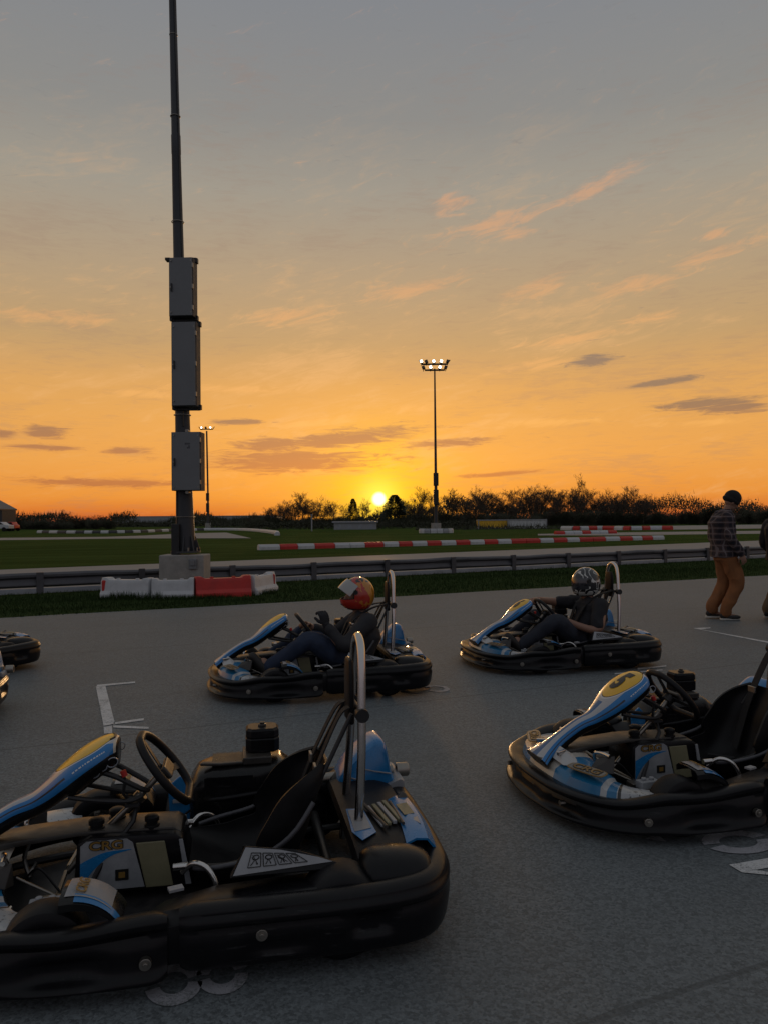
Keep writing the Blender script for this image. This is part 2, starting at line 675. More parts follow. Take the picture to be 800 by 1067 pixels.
M_['blue'] = plain('blue_bodywork', (0.012, 0.17, 0.42), 0.27, var=0.18, coat=0.4, dust=0.12)
M_['white'] = plain('white_bodywork', (0.48, 0.48, 0.48), 0.30, var=0.12, coat=0.3, dust=0.25, dustcol=(0.3, 0.26, 0.2, 1))
M_['silver'] = plain('silver_sticker', (0.30, 0.31, 0.33), 0.42, 0.1, var=0.2, dust=0.2, scale=14)
M_['gold'] = plain('gold_sticker', (0.26, 0.15, 0.035), 0.4, 0.1, var=0.25)
M_['yellow'] = plain('yellow_bodywork', (0.72, 0.42, 0.02), 0.3, var=0.12, coat=0.3)
M_['ink'] = plain('black_sticker', (0.012, 0.012, 0.012), 0.4, var=0.2)
M_['tank'] = plain('cream_tank_plastic', (0.20, 0.185, 0.11), 0.45, var=0.15, dust=0.1)
M_['brown'] = plain('dusty_cover', (0.036, 0.033, 0.030), 0.4, var=0.35, dust=0.2)
M_['whitemark'] = plain('white_lettering', (0.6, 0.62, 0.65), 0.5, var=0.1)
M_['concrete'] = plain('pole_base_concrete', (0.30, 0.29, 0.27), 0.85, var=0.2, scale=5, bmp=0.3)
M_['pole'] = plain('weathered_pole', (0.05, 0.052, 0.058), 0.55, 0.3, var=0.25, scale=3)
M_['cabinet'] = plain('grey_cabinet_paint', (0.17, 0.175, 0.185), 0.5, var=0.10, scale=2.5)
M_['cabinet_edge'] = plain('cabinet_seal', (0.05, 0.05, 0.055), 0.6, var=0.2)
M_['red'] = plain('red_barrier_plastic', (0.50, 0.025, 0.020), 0.45, var=0.2, scale=4, dust=0.15)
M_['whitebar'] = plain('white_barrier_plastic', (0.52, 0.53, 0.55), 0.5, var=0.15, scale=4, dust=0.25, dustcol=(0.22, 0.2, 0.17, 1))
M_['rail_dark'] = plain('weathered_rail', (0.085, 0.085, 0.095), 0.5, 0.3, var=0.3, scale=3)
M_['rail_light'] = plain('galvanised_rail', (0.32, 0.34, 0.38), 0.45, 0.4, var=0.2, scale=3)
M_['bark'] = plain('bark', (0.055, 0.045, 0.035), 0.9, var=0.3, scale=3, bmp=0.3)
M_['twig'] = plain('twig_bark', (0.06, 0.045, 0.033), 0.9, var=0.3, scale=3, bmp=0)
M_['conifer'] = plain('conifer_needles', (0.022, 0.035, 0.016), 0.8, var=0.4, scale=2, bmp=0)
M_['hedge'] = plain('hedge_leaves', (0.035, 0.038, 0.020), 0.85, var=0.4, scale=1, bmp=0)
M_['skin'] = plain('skin', (0.26, 0.14, 0.095), 0.5, var=0.12, scale=30)
M_['cloth_black'] = plain('black_jacket_cloth', (0.014, 0.014, 0.018), 0.85, var=0.3, scale=12)
M_['cloth_dark'] = plain('dark_shirt_cloth', (0.022, 0.022, 0.026), 0.8, var=0.3, scale=12)
M_['denim'] = plain('denim', (0.018, 0.030, 0.062), 0.85, var=0.3, scale=14)
M_['navy'] = plain('navy_trousers_cloth', (0.018, 0.022, 0.034), 0.85, var=0.3, scale=14)
M_['tan'] = plain('tan_canvas', (0.22, 0.085, 0.028), 0.85, var=0.22, scale=8)
M_['olive'] = plain('olive_trousers_cloth', (0.13, 0.09, 0.05), 0.85, var=0.22, scale=8)
M_['knit'] = plain('black_knit', (0.012, 0.012, 0.013), 0.95, var=0.3, scale=50, bmp=0.4)
M_['shoe'] = plain('black_shoe', (0.018, 0.016, 0.015), 0.6, var=0.2)
M_['sole'] = plain('white_sole', (0.5, 0.48, 0.44), 0.6, var=0.1)
M_['helmet_red'] = None


def mat_lamp(name, col, st):
    m, nt, b = new_mat(name)
    b.inputs['Base Color'].default_value = (0.8, 0.8, 0.8, 1)
    b.inputs['Emission Color'].default_value = col
    b.inputs['Emission Strength'].default_value = st
    return m


M_['lamp'] = mat_lamp('lit_floodlight_glass', (1.0, 0.95, 0.85, 1), 3.5)


def mat_plaid():
    m, nt, b = new_mat('plaid_flannel')
    x, y, z = separate(nt, coords(nt))
    u = (x + y * 0.8) * 13.0
    v = z * 13.0
    w1 = (u.fract() - 0.5).abs().lt(0.26)
    w2 = (v.fract() - 0.5).abs().lt(0.26)
    t1 = ((u + 0.5).fract() - 0.5).abs().lt(0.06)
    t2 = ((v + 0.5).fract() - 0.5).abs().lt(0.06)
    c = mixc(nt, w1 * 0.5 + w2 * 0.5, (0.070, 0.045, 0.045, 1), (0.012, 0.011, 0.018, 1))
    c = mixc(nt, t1.max(t2) * 0.6, c, (0.20, 0.17, 0.18, 1))
    setc(nt, b.inputs['Base Color'], c)
    b.inputs['Roughness'].default_value = 0.9
    return m


M_['plaid'] = mat_plaid()


def add_scuffs(m):
    nt = m.node_tree
    b = nt.nodes['Principled BSDF']
    src = b.inputs['Base Color'].links[0].from_socket
    x, y, z = separate(nt, coords(nt))
    s1 = noise(nt, combine(nt, x * 6.0, y * 6.0, z * 55.0), 1.5, 7, 0.75, 0.4)
    s2 = noise(nt, combine(nt, x * 2.0, y * 2.0, z * 3.0), 2.0, 3, 0.5)
    k = s1.ramp(0.56, 0.66) * s2.ramp(0.45, 0.62)
    c = mixc(nt, k * 0.55, V(nt, src), (0.055, 0.055, 0.058, 1))
    setc(nt, b.inputs['Base Color'], c)
    r = b.inputs['Roughness'].links[0].from_socket
    setc(nt, b.inputs['Roughness'], V(nt, r) + k * 0.3)


add_scuffs(M_['black'])


def mat_uv(name, fn, rough=0.32, coat=0.3):
    """bodywork whose printed livery is a formula of the part's own UVs"""
    m, nt, b = new_mat(name)
    u, v, _ = separate(nt, coords(nt, 'UV'))
    c = fn(nt, u, v)
    n1 = noise(nt, coords(nt), 22.0, 4, 0.7)
    n2 = noise(nt, coords(nt), 90.0, 3, 0.7)
    c = mixc(nt, n2.ramp(0.60, 0.72) * n1.ramp(0.45, 0.7) * 0.5, c, (0.10, 0.09, 0.08, 1))
    setc(nt, b.inputs['Base Color'], c)
    setc(nt, b.inputs['Roughness'], n1 * 0.25 + (rough - 0.1))
    b.inputs['Coat Weight'].default_value = coat
    return m


def livery_panel(nt, u, v):
    # u across (0..1), v from the foot of the stem (0) to the top of the head (1)
    a = (u - 0.5).abs() * 2.0
    c = mixc(nt, a.gt(0.50), (0.42, 0.43, 0.45, 1), (0.010, 0.17, 0.45, 1))
    c = mixc(nt, a.gt(0.72) * a.lt(0.80) * v.lt(0.62), c, (0.015, 0.015, 0.02, 1))
    c = mixc(nt, a.lt(0.14) * v.lt(0.52), c, (0.02, 0.10, 0.26, 1))
    hv = (v - 0.755) / 0.195
    hu = a / 0.56
    r = hu * hu * (1.0 - (hv * 0.28)) + hv * hv
    c = mixc(nt, r.lt(1.16), c, (0.60, 0.60, 0.60, 1))
    c = mixc(nt, r.lt(1.02), c, (0.012, 0.012, 0.012, 1))
    c = mixc(nt, r.lt(0.94), c, (0.74, 0.43, 0.015, 1))
    c = mixc(nt, v.gt(0.955), c, (0.55, 0.50, 0.42, 1))
    return c


def livery_nose(nt, u, v):
    # v: 0..1 sweeping round the nose, u: 0 outer edge .. 1 inner edge
    s = (v - 0.5).abs() * 2.0
    c = mixc(nt, s.gt(0.24), (0.50, 0.46, 0.40, 1), (0.012, 0.15, 0.32, 1))  # white plastic centre, the sunset's warm reflection painted into its colour; blue sides
    c = mixc(nt, s.gt(0.66), c, (0.42, 0.43, 0.44, 1))
    c = mixc(nt, s.gt(0.70) * s.lt(0.76), c, (0.012, 0.15, 0.32, 1))
    sp = noise(nt, coords(nt), 38.0, 4, 0.75)
    c = mixc(nt, s.gt(0.76) * sp.ramp(0.56, 0.62) * 0.85, c, (0.03, 0.03, 0.035, 1))
    c = mixc(nt, s.gt(0.765) * s.lt(0.785), c, (0.02, 0.02, 0.02, 1))
    return c


M_['panel'] = mat_uv('number_panel_livery', livery_panel)
M_['nose'] = mat_uv('nose_livery', livery_nose)
# ------------------------------------------------------------------ the setting: ground sheets
def sheet(name, pts, z, mat, kind='structure', label=None):
    b = MB()
    b.add([(p[0], p[1], z) for p in pts], [tuple(range(len(pts)))])
    o = b.build(name, mat, smooth=0)
    if o.data.polygons[0].normal.z < 0: o.data.flip_normals()
    return tag(o, label, kind=kind)


sheet('ground', [(-3000, -600), (3000, -600), (3000, 4500), (-3000, 4500)], 0.0, M_['grass'])
ea, eb = G(0, 645), G(800, 600)
ed = (eb - ea).normalized()
en = Vector((-ed.y, ed.x, 0))


def strip_line(p, q):
    a, b = G(*p), G(*q)
    return a, (b - a).normalized()


# paved paddock up to the grass verge (edge slightly uneven), laid above the soil
pav = []
for i in range(121):
    t = -30 + i * 1.0
    w = 0.03 * sin(t * 1.7) + 0.04 * sin(t * 0.53 + 1)
    p = ea + ed * t + en * w
    pav.append((p.x, p.y))
far_end = ea + ed * 90 - en * 60
near_end = ea - ed * 30 - en * 60
sheet('road', pav + [(far_end.x, far_end.y), (near_end.x, near_end.y)], 0.008, M_['asphalt'])

# verge strip between the paddock and the rail
ra, rd = strip_line((0, 621), (740, 584.5))
rn = Vector((-rd.y, rd.x, 0))
v0, v1 = ea - ed * 30, ea + ed * 90
v2, v3 = ra + rd * 90 + rn * 1.2, ra - rd * 30 + rn * 1.2
sheet('verge', [v0 - en * .3, v1 - en * .3, v2, v3], 0.004, M_['verge'])
# the circuit behind the rail
ca, cd_ = strip_line((0, 594), (740, 565.4))
cn = Vector((-cd_.y, cd_.x, 0))
sheet('circuit_track', [ra - rd * 30 + rn * 1.2, ra + rd * 120 + rn * 1.2, ca + cd_ * 140, ca - cd_ * 40], 0.008, M_['far_asphalt'])


def far_strip(name, up, lo, z=0.012, mat='far_asphalt'):
    pts = [G(*p) for p in lo] + [G(*p) for p in reversed(up)]
    return sheet(name, pts, z, M_[mat])


far_strip('circuit_track', [(-60, 561), (0, 560.6), (110, 559.5), (150, 558.2), (190, 556), (236, 555)], [(-60, 564), (0, 563), (110, 561.5), (150, 561.2), (236, 561), (262, 561)])
far_strip('circuit_track', [(560, 556.5), (640, 555), (720, 554), (900, 552)], [(560, 558), (640, 558), (720, 557), (900, 555.2)])
far_strip('circuit_track', [(640, 549), (720, 547.6), (900, 545.3)], [(640, 552.6), (720, 551.8), (900, 549.2)])

# ------------------------------------------------------------------ painted marks on the paddock
def mark(name, polys, mat, z=0.012):
    b = MB()
    for poly in polys:
        b.add([(p[0], p[1], z) for p in poly], [tuple(range(len(poly)))])
    o = b.build(name, mat, smooth=0)
    for p in o.data.polygons:
        if p.normal.z < 0: p.flip()
    return tag(o, kind='structure')


def gp(*px): return [G(*p) for p in px]


mark('grid_marking', [gp((100, 717), (110, 716.6), (120, 756), (108, 758.4)), gp((108, 759), (117, 758), (117, 766), (108.5, 766.6)),
                      gp((101, 715.2), (141, 711.6), (141, 713.2), (110, 716.2), (101, 716.8)), gp((119, 754.6), (150, 750.2), (150, 752.4), (118, 757)),
                      gp((118, 757.8), (155, 759.4), (155, 761.6), (118, 760))], M_['paint'])
mark('grid_marking', [gp((722, 655.6), (740, 654.6), (740, 655.8), (730, 656.8), (800, 669.6), (830, 675.4), (830, 677), (800, 671.2))], M_['paint'])
mark('grid_marking', [gp((531, 776), (552, 770.5), (572, 769), (575, 771.5), (566, 785), (545, 784))], M_['paint'])
mark('grid_marking', [gp((664, 697.5), (694, 694.6), (694, 696), (664, 699.2)), gp((640, 703), (690, 699), (690, 700), (640, 704.2))], M_['paint'])
mark('grid_marking', [gp((672, 877), (684, 872), (694, 880))], M_['paint_faded'])


def glyph_ring(c, hx, hy, th, ux, uy, gaps, n=40):
    """stencilled oval: quads with gaps; ux is the glyph's right, uy its up"""
    polys = []
    for i in range(n):
        a0, a1 = 2 * pi * i / n, 2 * pi * (i + 1) / n
        am = (a0 + a1) / 2
        if any(abs(((am - g + pi) % (2 * pi)) - pi) < w for g, w in gaps): continue
        q = []
        for (a, k) in ((a0, 1), (a1, 1), (a1, th), (a0, th)):
            p = c + ux * (cos(a) * hx * k) + uy * (sin(a) * hy * k)
            q.append((p.x, p.y))
        polys.append(q)
    return polys


gd = 3.3
H_ = Vector((cos(pi + .30), sin(pi + .30), 0)); Rr = Vector((-H_.y * -1, -H_.x, 0))
Rr = Vector((H_.y, -H_.x, 0))            # glyph right, away from the camera
c8 = G(206, 1024)
mark('painted_number', glyph_ring(c8 + H_ * .07, .115, .085, .50, Rr, H_, [(pi / 2, .12), (-pi / 2, .14)]) +
     glyph_ring(c8 - H_ * .075, .105, .078, .50, Rr, H_, [(pi / 2, .14), (-pi / 2, .12)]), M_['paint_faded'])
c0 = G(769, 880)
mark('painted_number', glyph_ring(c0, .115, .165, .52, Rr, H_, [(pi / 2, .10), (-pi / 2, .10), (0, .06)]), M_['paint_faded'])
c1 = G(808, 901)
mark('painted_number', [[(p.x, p.y) for p in (c1 + H_ * .20 - Rr * .035, c1 + H_ * .20 + Rr * .035, c1 - H_ * .16 + Rr * .035, c1 - H_ * .16 - Rr * .035)],
                        [(p.x, p.y) for p in (c1 + H_ * .20 - Rr * .036, c1 + H_ * .12 - Rr * .085, c1 + H_ * .08 - Rr * .085, c1 + H_ * .13 - Rr * .036)]], M_['paint'])
c6 = G(455, 719)
mark('painted_number', glyph_ring(c6, .13, .10, .6, Rr, H_, [(pi / 2, .3)]), M_['paint_faded'])
mark('painted_number', glyph_ring(G(432, 718), .13, .13, .45, Rr, H_, [(-pi / 2, .2)]), M_['paint_orange'])

# ------------------------------------------------------------------ guard rail
gr = empty('guard_rail', ra - rd * 12)
tag(gr, 'low dark guard rail with a pale lower rail along the grass verge', 'guard rail')
L0, L1 = -12.0, 46.0


def rail_sheet(name, prof, mat, wav=0.0, off=0.0, n=240):
    b = MB()
    rings = []
    for i in range(n):
        t = L0 + (L1 - L0) * i / (n - 1)
        ring = []
        for (nn, z) in prof:
            zz = z + (wav * (sin(t * 1.9) * .5 + sin(t * 3.7 + 1) * .3 + sin(t * .8) * .5) * (z - prof[0][1] + .05) * 3 if wav else 0)
            p = ra + rd * t + rn * (nn + off) - gr.location
            ring.append((p.x, p.y, zz))
        rings.append(ring)
    b.rings(rings, close_ring=True)
    return b.build(name, mat, gr, smooth=50)


wprof = [(0, .13), (-.05, .17), (-.05, .20), (0, .25), (0, .29), (-.05, .33), (-.05, .37), (0, .41), (.01, .41), (-.035, .37), (-.035, .33), (.012, .29), (.012, .25), (-.035, .20), (-.035, .17), (.01, .13)]
rail_sheet('rail', wprof, M_['rail_dark'], wav=0.018)
rail_sheet('lower_rail', [(-.08, .02), (-.08, .10), (-.06, .115), (-.03, .11), (-.03, .02)], M_['rail_light'])
t = L0 + 1.0
while t < L1:
    b = MB()
    p = ra + rd * t + rn * -.075 - gr.location
    ang = atan2(rd.y, rd.x)
    b.box((p.x, p.y, .215), (.13, .035, .43), rz=ang)
    b.box((p.x + rn.x * .07, p.y + rn.y * .07, .21), (.10, .05, .42), rz=ang)
    b.build('post', M_['rail_dark'], gr, smooth=0, bevel=.004)
    t += 1.95

# ------------------------------------------------------------------ water barriers round the pole base
def barrier_module(name, a, b, w, h, mat, label, steps=((0, 1), (.12, 1), (.16, .9), (.84, .9), (.88, 1), (1, 1)), endmat=None):
    a, b = Vector(a), Vector(b)
    L = (b - a).length
    d = (b - a).normalized()
    nrm = Vector((-d.y, d.x, 0))
    o = empty(name, a)
    tag(o, label, 'barrier', 'water filled barriers around the pole base')
    M = Matrix((d, nrm, Vector((0, 0, 1)))).transposed().to_4x4()
    mb = MB()
    rings = []
    for i in range(41):
        t = i / 40
        hh = h
        for (t0, k0), (t1, k1) in zip(steps, steps[1:]):
            if t0 <= t <= t1: hh = h * (k0 + (k1 - k0) * ((t - t0) / max(t1 - t0, 1e-6)))
        rib = .006 if (int(t * 5) % 2 == 0) else 0
        e = .03 if i in (0, 40) else 0
        prof = [(-w / 2 - rib + e, 0.0), (-w / 2 - rib + e, .09), (-w / 2 + .05, .15), (-w / 2 + .06, hh * .8), (-w / 2 + .075 + e, hh), (w / 2 - .075 - e, hh), (w / 2 - .06, hh * .8), (w / 2 - .05, .15), (w / 2 + rib - e, .09), (w / 2 + rib - e, 0)]
        rings.append([(t * L, y, z) for y, z in prof])
    mb.rings(rings)
    for v_i in range(len(mb.v)): mb.v[v_i] = M @ mb.v[v_i]
    mb.build('shell', M_[mat], o, smooth=22, bevel=.006)
    for tt in (.3, .7):
        mb = MB()
        mb.cyl((tt * L, 0, h * .88), (tt * L, 0, h * .88 + .035), .035, 14)
        for v_i in range(len(mb.v)): mb.v[v_i] = M @ mb.v[v_i]
        mb.build('cap', M_[mat], o, smooth=30)
    return o


B0, B1 = G(105, 624.5), G(200, 624)
barrier_module('barrier', B0 + Vector((0, .2, 0)), G(155, 625.5) + Vector((0, .2, 0)), .36, .385, 'whitebar', 'white plastic barrier with a red end, leftmost in front of the pole base')
barrier_module('barrier', G(155.5, 625.5) + Vector((0, .2, 0)), G(200, 624.5) + Vector((0, .2, 0)), .36, .375, 'whitebar', 'white plastic barrier standing between the leftmost barrier and the red one')
barrier_module('barrier', G(200.5, 624.5) + Vector((0, .2, 0)), G(258, 622) + Vector((0, .25, 0)), .36, .39, 'red', 'red plastic barrier in front of the floodlight pole base')
barrier_module('barrier', G(258.5, 622) + Vector((0, .25, 0)), G(281, 617) + Vector((0, .3, 0)), .30, .385, 'whitebar', 'short white plastic barrier right of the red barrier')
for bi, (px, py) in enumerate(((105.5, 624.5), (281.5, 617))):
    p = G(px, py) + Vector((0, .2 + .1 * bi, 0))
    b = MB()
    b.box((p.x, p.y, .24), (.09, .30, .20), rz=0.25)
    o_ = b.build('barrier_end', M_['red'], smooth=0, bevel=.02)
    tag(o_, ('red end block on the left tip of the white barriers', 'red end block on the right tip of the short white barrier')[bi], 'barrier end')

# ------------------------------------------------------------------ the big pole with cabinets
PY = 15.9
pbase = at(194.5, 600, PY); pbase.z = 0
pt_top = at(180, 0, PY)
fp = empty('floodlight_pole', pbase)
tag(fp, 'tall dark tapered pole with grey cabinets on a concrete block, nearest to the camera', 'pole')
up_dir = (pt_top - pbase).normalized()


def pp(z): return up_dir * (z / up_dir.z)


b = MB()
b.box((0, -.10, .365), (.90, .62, .73))
blk = b.build('base_block', M_['concrete'], fp, smooth=0, bevel=.02)
b = MB()
b.box((.24, -.435, .55), (.16, .06, .2))
b.box((.24, -.475, .57), (.09, .03, .1))
b.build('outlet_box', M_['cabinet'], blk, smooth=0, bevel=.008)
b = MB()
hts = [(.76, .20), (1.3, .185), (2.0, .168), (4.0, .142), (6.0, .118), (6.02, .122), (6.3, .121), (6.32, .112), (9.0, .092), (9.02, .097), (9.4, .096), (9.42, .088), (13, .07), (19, .055)]
b.tube([pp(h) for h, r in hts], [r for h, r in hts], 24)
b.build('pole', M_['pole'], fp, smooth=30)
b = MB()
b.cyl(pp(.76), pp(.80), .30, 24)
for k in range(8):
    a = 2 * pi * k / 8
    M = Matrix.Rotation(a, 4, 'Z')
    b.prism([(.16, .80), (.29, .80), (.19, 1.12)], .02, M @ Matrix.Rotation(pi / 2, 4, 'X') @ Matrix.Translation((0, 0, -.01)))
b.build('base_plate', M_['pole'], fp, smooth=0)
for k in range(8):
    a = 2 * pi * (k + .5) / 8
    b = MB()
    b.cyl((.26 * cos(a), .26 * sin(a), .78), (.26 * cos(a), .26 * sin(a), .87), .02, 8)
    b.build('anchor_bolt', M_['steel'], fp, smooth=0)
b = MB()
c = at(183.5, 562, PY - .2) - pbase
b.box((c.x, c.y, c.z), (.16, .14, .62))
b.build('conduit_box', M_['darksteel'], fp, smooth=0, bevel=.01)


def cabinet(x0, y0, x1, y1, label=None):
    a = at(x0, y0, PY - .38) - pbase
    c = at(x1, y1, PY - .38) - pbase
    cx, cz = (a.x + c.x) / 2, (a.z + c.z) / 2
    w, h = c.x - a.x, a.z - c.z
    b = MB()
    b.box((cx, -.22, cz), (w, .30, h), rz=-.05)
    cb = b.build('cabinet', M_['cabinet_edge'], fp, smooth=0, bevel=.01)
    b = MB()
    b.box((cx - .005, -.39, cz), (w * .93, .03, h * .985), rz=-.05)
    dr = b.build('door', M_['cabinet'], cb, smooth=0, bevel=.006)
    b = MB()
    for s in (-1, 1):
        for zz in (-1, 1):
            b.cyl((cx + s * w * .40, -.40, cz + zz * h * .44), (cx + s * w * .40, -.42, cz + zz * h * .44), .014, 8)
    b.cyl((cx - w * .42, -.40, cz - .02), (cx - w * .42, -.43, cz - .02), .018, 10)
    for zz in (-.36, 0, .36):
        hb = MB()
        hb.box((cx + w * .47, -.40, cz + zz * h), (.03, .05, .09))
        hb.build('hinge', M_['steel'], dr, smooth=0, bevel=.003)
    hb = MB()
    hb.box((cx - w * .38, -.415, cz - .02), (.03, .03, .16))
    hb.build('handle', M_['darksteel'], dr, smooth=0, bevel=.004)
    b.build('latch', M_['steel'], dr, smooth=30)
    return cb, cx, cz, w, h


c1_ = cabinet(176, 268, 202, 329)
c2_ = cabinet(178.5, 335, 205.5, 423)
c3_ = cabinet(178.5, 450, 210, 511)
for (cb, cx, cz, w, h) in (c1_, c2_):
    for s in (1, -1):
        b = MB()
        z = cz + s * (h / 2 + .035)
        b.box((cx, -.16, z), (w * 1.05, .07, .045))
        for q in (-1, 1):
            b.box((cx + q * w * .52, -.16, z - s * .04), (.06, .10, .10))
            b.cyl((cx + q * w * .40, -.22, z), (cx + q * w * .40, -.08, z), .02, 8)
        if s == 1 and cb is c1_[0]:
            b.box((cx - w * .56, -.3, cz + h * .48), (.10, .16, .05))
        b.build('bracket', M_['darksteel'], fp, smooth=0, bevel=.004)
b = MB()
cb, cx, cz, w, h = c3_
for s in (1, -1):
    b.cyl((cx - .01, -.30, cz + s * (h / 2 + .03)), (cx - .01, -.12, cz + s * (h / 2 + .03)), .035, 10)
b.build('bracket', M_['steel'], fp, smooth=0)
# worn sticker traces on the lowest door
b = MB()
for (x, z, r) in ((.05, .35, .5), (.12, .30, -.6), (.09, .27, .1), (.20, -.15, .4)):
    b.box((cx + x, -.408, cz + z), (.14, .003, .035), M=None, rz=0)
b.build('sticker_residue', M_['rail_dark'], cb, smooth=0)
b = MB()
pts = [pp(h) + Vector((-.10 - .02 * sin(h), -.13, 0)) for h in [1.0, 1.4, 1.9, 2.2]]
b.tube(pts, .018, 8)
pts = [pp(h) + Vector((.06 + .02 * sin(h * 3), -.15, 0)) for h in [3.35, 3.5, 3.7, 3.9]]
b.tube(pts, .022, 8)
b.build('conduit', M_['darksteel'], fp, smooth=40)
b = MB()
b.tube([pp(h) + Vector((.5 * (.2 - .011 * h) + .02 + .006 * sin(h * 2.1), -.07 - .0 * h, 0)) for h in [.9 + .25 * k for k in range(60)]], .011, 6)
b.build('cable', M_['darksteel'], fp, smooth=40)
for h in (1.5, 2.35, 3.6, 5.9, 7.6, 9.8, 11.5):
    b = MB()
    rr0 = .21 - .0115 * h
    b.tube([pp(h) + Vector((rr0 * cos(2 * pi * k / 20), rr0 * sin(2 * pi * k / 20), 0)) for k in range(20)], .010, 6, closed=True)
    b.build('strap', M_['steel'], fp, smooth=40)

# ------------------------------------------------------------------ far floodlight masts
def mast(px, ytop, ybase, Y, label, rows, boxes=True, r0=.20, r1=.075):
    base = at(px, 541, Y); base.z = 0
    top = at(px - 1.5, ytop, Y) - base
    o = empty('floodlight_mast', base)
    tag(o, label, 'floodlight mast', 'floodlight masts beyond the track')
    b = MB(); b.tube([(0, 0, 0), (0, 0, top.z * .35), (top.x, 0, top.z)], [r0, r0 * .7, r1], 10)
    b.build('pole', M_['pole'], o, smooth=40)
    b = MB(); b.cyl((0, 0, 0), (0, 0, 1.0), .5, 12); b.build('base_block', M_['concrete'], o, smooth=30)
    if boxes:
        for z, h in ((3.6, 1.5), (5.4, 1.3)):
            b = MB(); b.box((0, -.25, z), (.5, .35, h)); b.build('cabinet', M_['darksteel'], o, smooth=0, bevel=.03)
    for (dz, wd, lamps) in rows:
        b = MB(); b.box((top.x, 0, top.z + dz), (wd, .14, .16)); 
        for q in (-1, 1): b.tube([(top.x + q * wd * .48, 0, top.z + dz), (top.x + q * wd * .60, 0, top.z + dz + .42)], .06, 6)
        arm = b.build('crossarm', M_['darksteel'], o, smooth=0)
        for (lx_, lit) in lamps:
            c = Vector((top.x + lx_, -.25, top.z + dz + .22))
            b = MB()
            tilt = .35 * (1 if lx_ > 0 else -1)
            R = Matrix.Translation(c) @ Matrix.Rotation(tilt, 4, 'Y') @ Matrix.Rotation(-.25, 4, 'X')
            b.box((0, 0, 0), (.30, .20, .34), R)
            b.cyl((c.x, c.y + .1, c.z - .2), (c.x, 0, c.z - .35), .04, 6)
            hd = b.build('lamp_head', M_['darksteel'], arm, smooth=0, bevel=.03)
            b = MB(); b.box((0, -.115, 0), (.25, .03, .28), R)
            b.build('lamp_glass', M_['lamp'] if lit else M_['cabinet_edge'], hd, smooth=0)
    return o


mast(454, 384, 555, 78.0, 'tall floodlight mast with lit lamps on two crossarms, right of the setting sun',
     [(0.45, 2.6, [(-1.35, 1), (-.85, 0), (-.1, 1), (.65, 1), (1.3, 0)]), (-0.15, 2.0, [(-1.15, 0), (-.42, 1), (.5, 1), (1.1, 0)])])
mast(217, 449, 550, 130.0, 'distant floodlight mast with lit lamps seen just right of the big pole',
     [(0.3, 2.2, [(-.8, 1), (-.1, 0), (.7, 1)])], boxes=True, r0=.22, r1=.14)

# short white post and low walls, vans, containers, sheds far away
def boxrow(name, cat, px0, px1, ytop, Y, depth, mats, label, roof=True, doors=0, win=0):
    a, c = at(px0, ytop, Y), at(px1, ytop, Y)
    w, h = c.x - a.x, max(.6, (a.z + c.z) / 2)
    o = empty(name, ((a.x + c.x) / 2, Y + depth / 2, 0))
    tag(o, label, cat)
    b = MB(); b.box((0, 0, h / 2), (w, depth, h)); wl = b.build('wall', M_[mats[0]], o, smooth=0)
    if roof:
        b = MB(); b.box((0, 0, h + .1), (w + .5, depth + .5, .2)); b.build('roof', M_[mats[1]], o, smooth=0)
    for k in range(doors):
        b = MB(); b.box((-w / 2 + w * (k + .5) / doors, -depth / 2 - .03, min(h * .4, 2)), (w / doors * .35, .05, min(h * .75, 4))); b.build('door', M_[mats[1]], wl, smooth=0)
    for k in range(win):
        b = MB(); b.box((-w / 2 + w * (k + .5) / win, -depth / 2 - .03, h * .72), (w / win * .6, .05, h * .18)); b.build('window', M_['black_gloss'], wl, smooth=0)
    return o


boxrow('warehouse', 'warehouse', 118, 196, 538.2, 420, 40, ('silver', 'rail_light'), 'long low pale warehouse on the horizon left of the big pole', doors=9)
boxrow('warehouse', 'warehouse', 199, 288, 537.6, 420, 40, ('silver', 'rail_light'), 'long low pale warehouse on the horizon between the big pole and the trees', doors=10)
boxrow('shed', 'shed', 348, 392, 544.6, 108, 6, ('silver', 'rail_light'), 'low pale flat roofed shed below the setting sun', doors=4)

# the barn at the left edge
Yb = 130.0
pts = [at(x, y, Yb) for x, y in ((-75, 548), (-75, 527), (-32, 514), (2, 532), (2, 548))]
bb = empty('barn', (pts[2].x, Yb, 0))
tag(bb, 'dark gabled barn at the left edge of the field', 'barn')
ol = [(p.x - pts[2].x, max(p.z, 0)) for p in pts]
MR = Matrix.Rotation(pi / 2, 4, 'X')
b = MB(); b.prism(ol, 5, Matrix.Translation((0, 5, 0)) @ MR); b.build('wall', M_['cabinet_edge'], bb, smooth=0)
b = MB()
for (p, q) in ((ol[1], ol[2]), (ol[2], ol[3])):
    b.add([(p[0], -.6, p[1] + .05), (q[0], -.6, q[1] + .05), (q[0], 5.4, q[1] + .05), (p[0], 5.4, p[1] + .05), (p[0], -.6, p[1] + .3), (q[0], -.6, q[1] + .3), (q[0], 5.4, q[1] + .3), (p[0], 5.4, p[1] + .3)],
          [(0, 1, 2, 3), (4, 5, 6, 7), (0, 1, 5, 4), (1, 2, 6, 5), (2, 3, 7, 6), (3, 0, 4, 7)])
b.build('roof', M_['rail_dark'], bb, smooth=0)
b = MB(); b.box((-3.2, -.05, 1.4), (2.6, .08, 2.6)); b.build('door', M_['cabinet_edge'], bb, smooth=0)

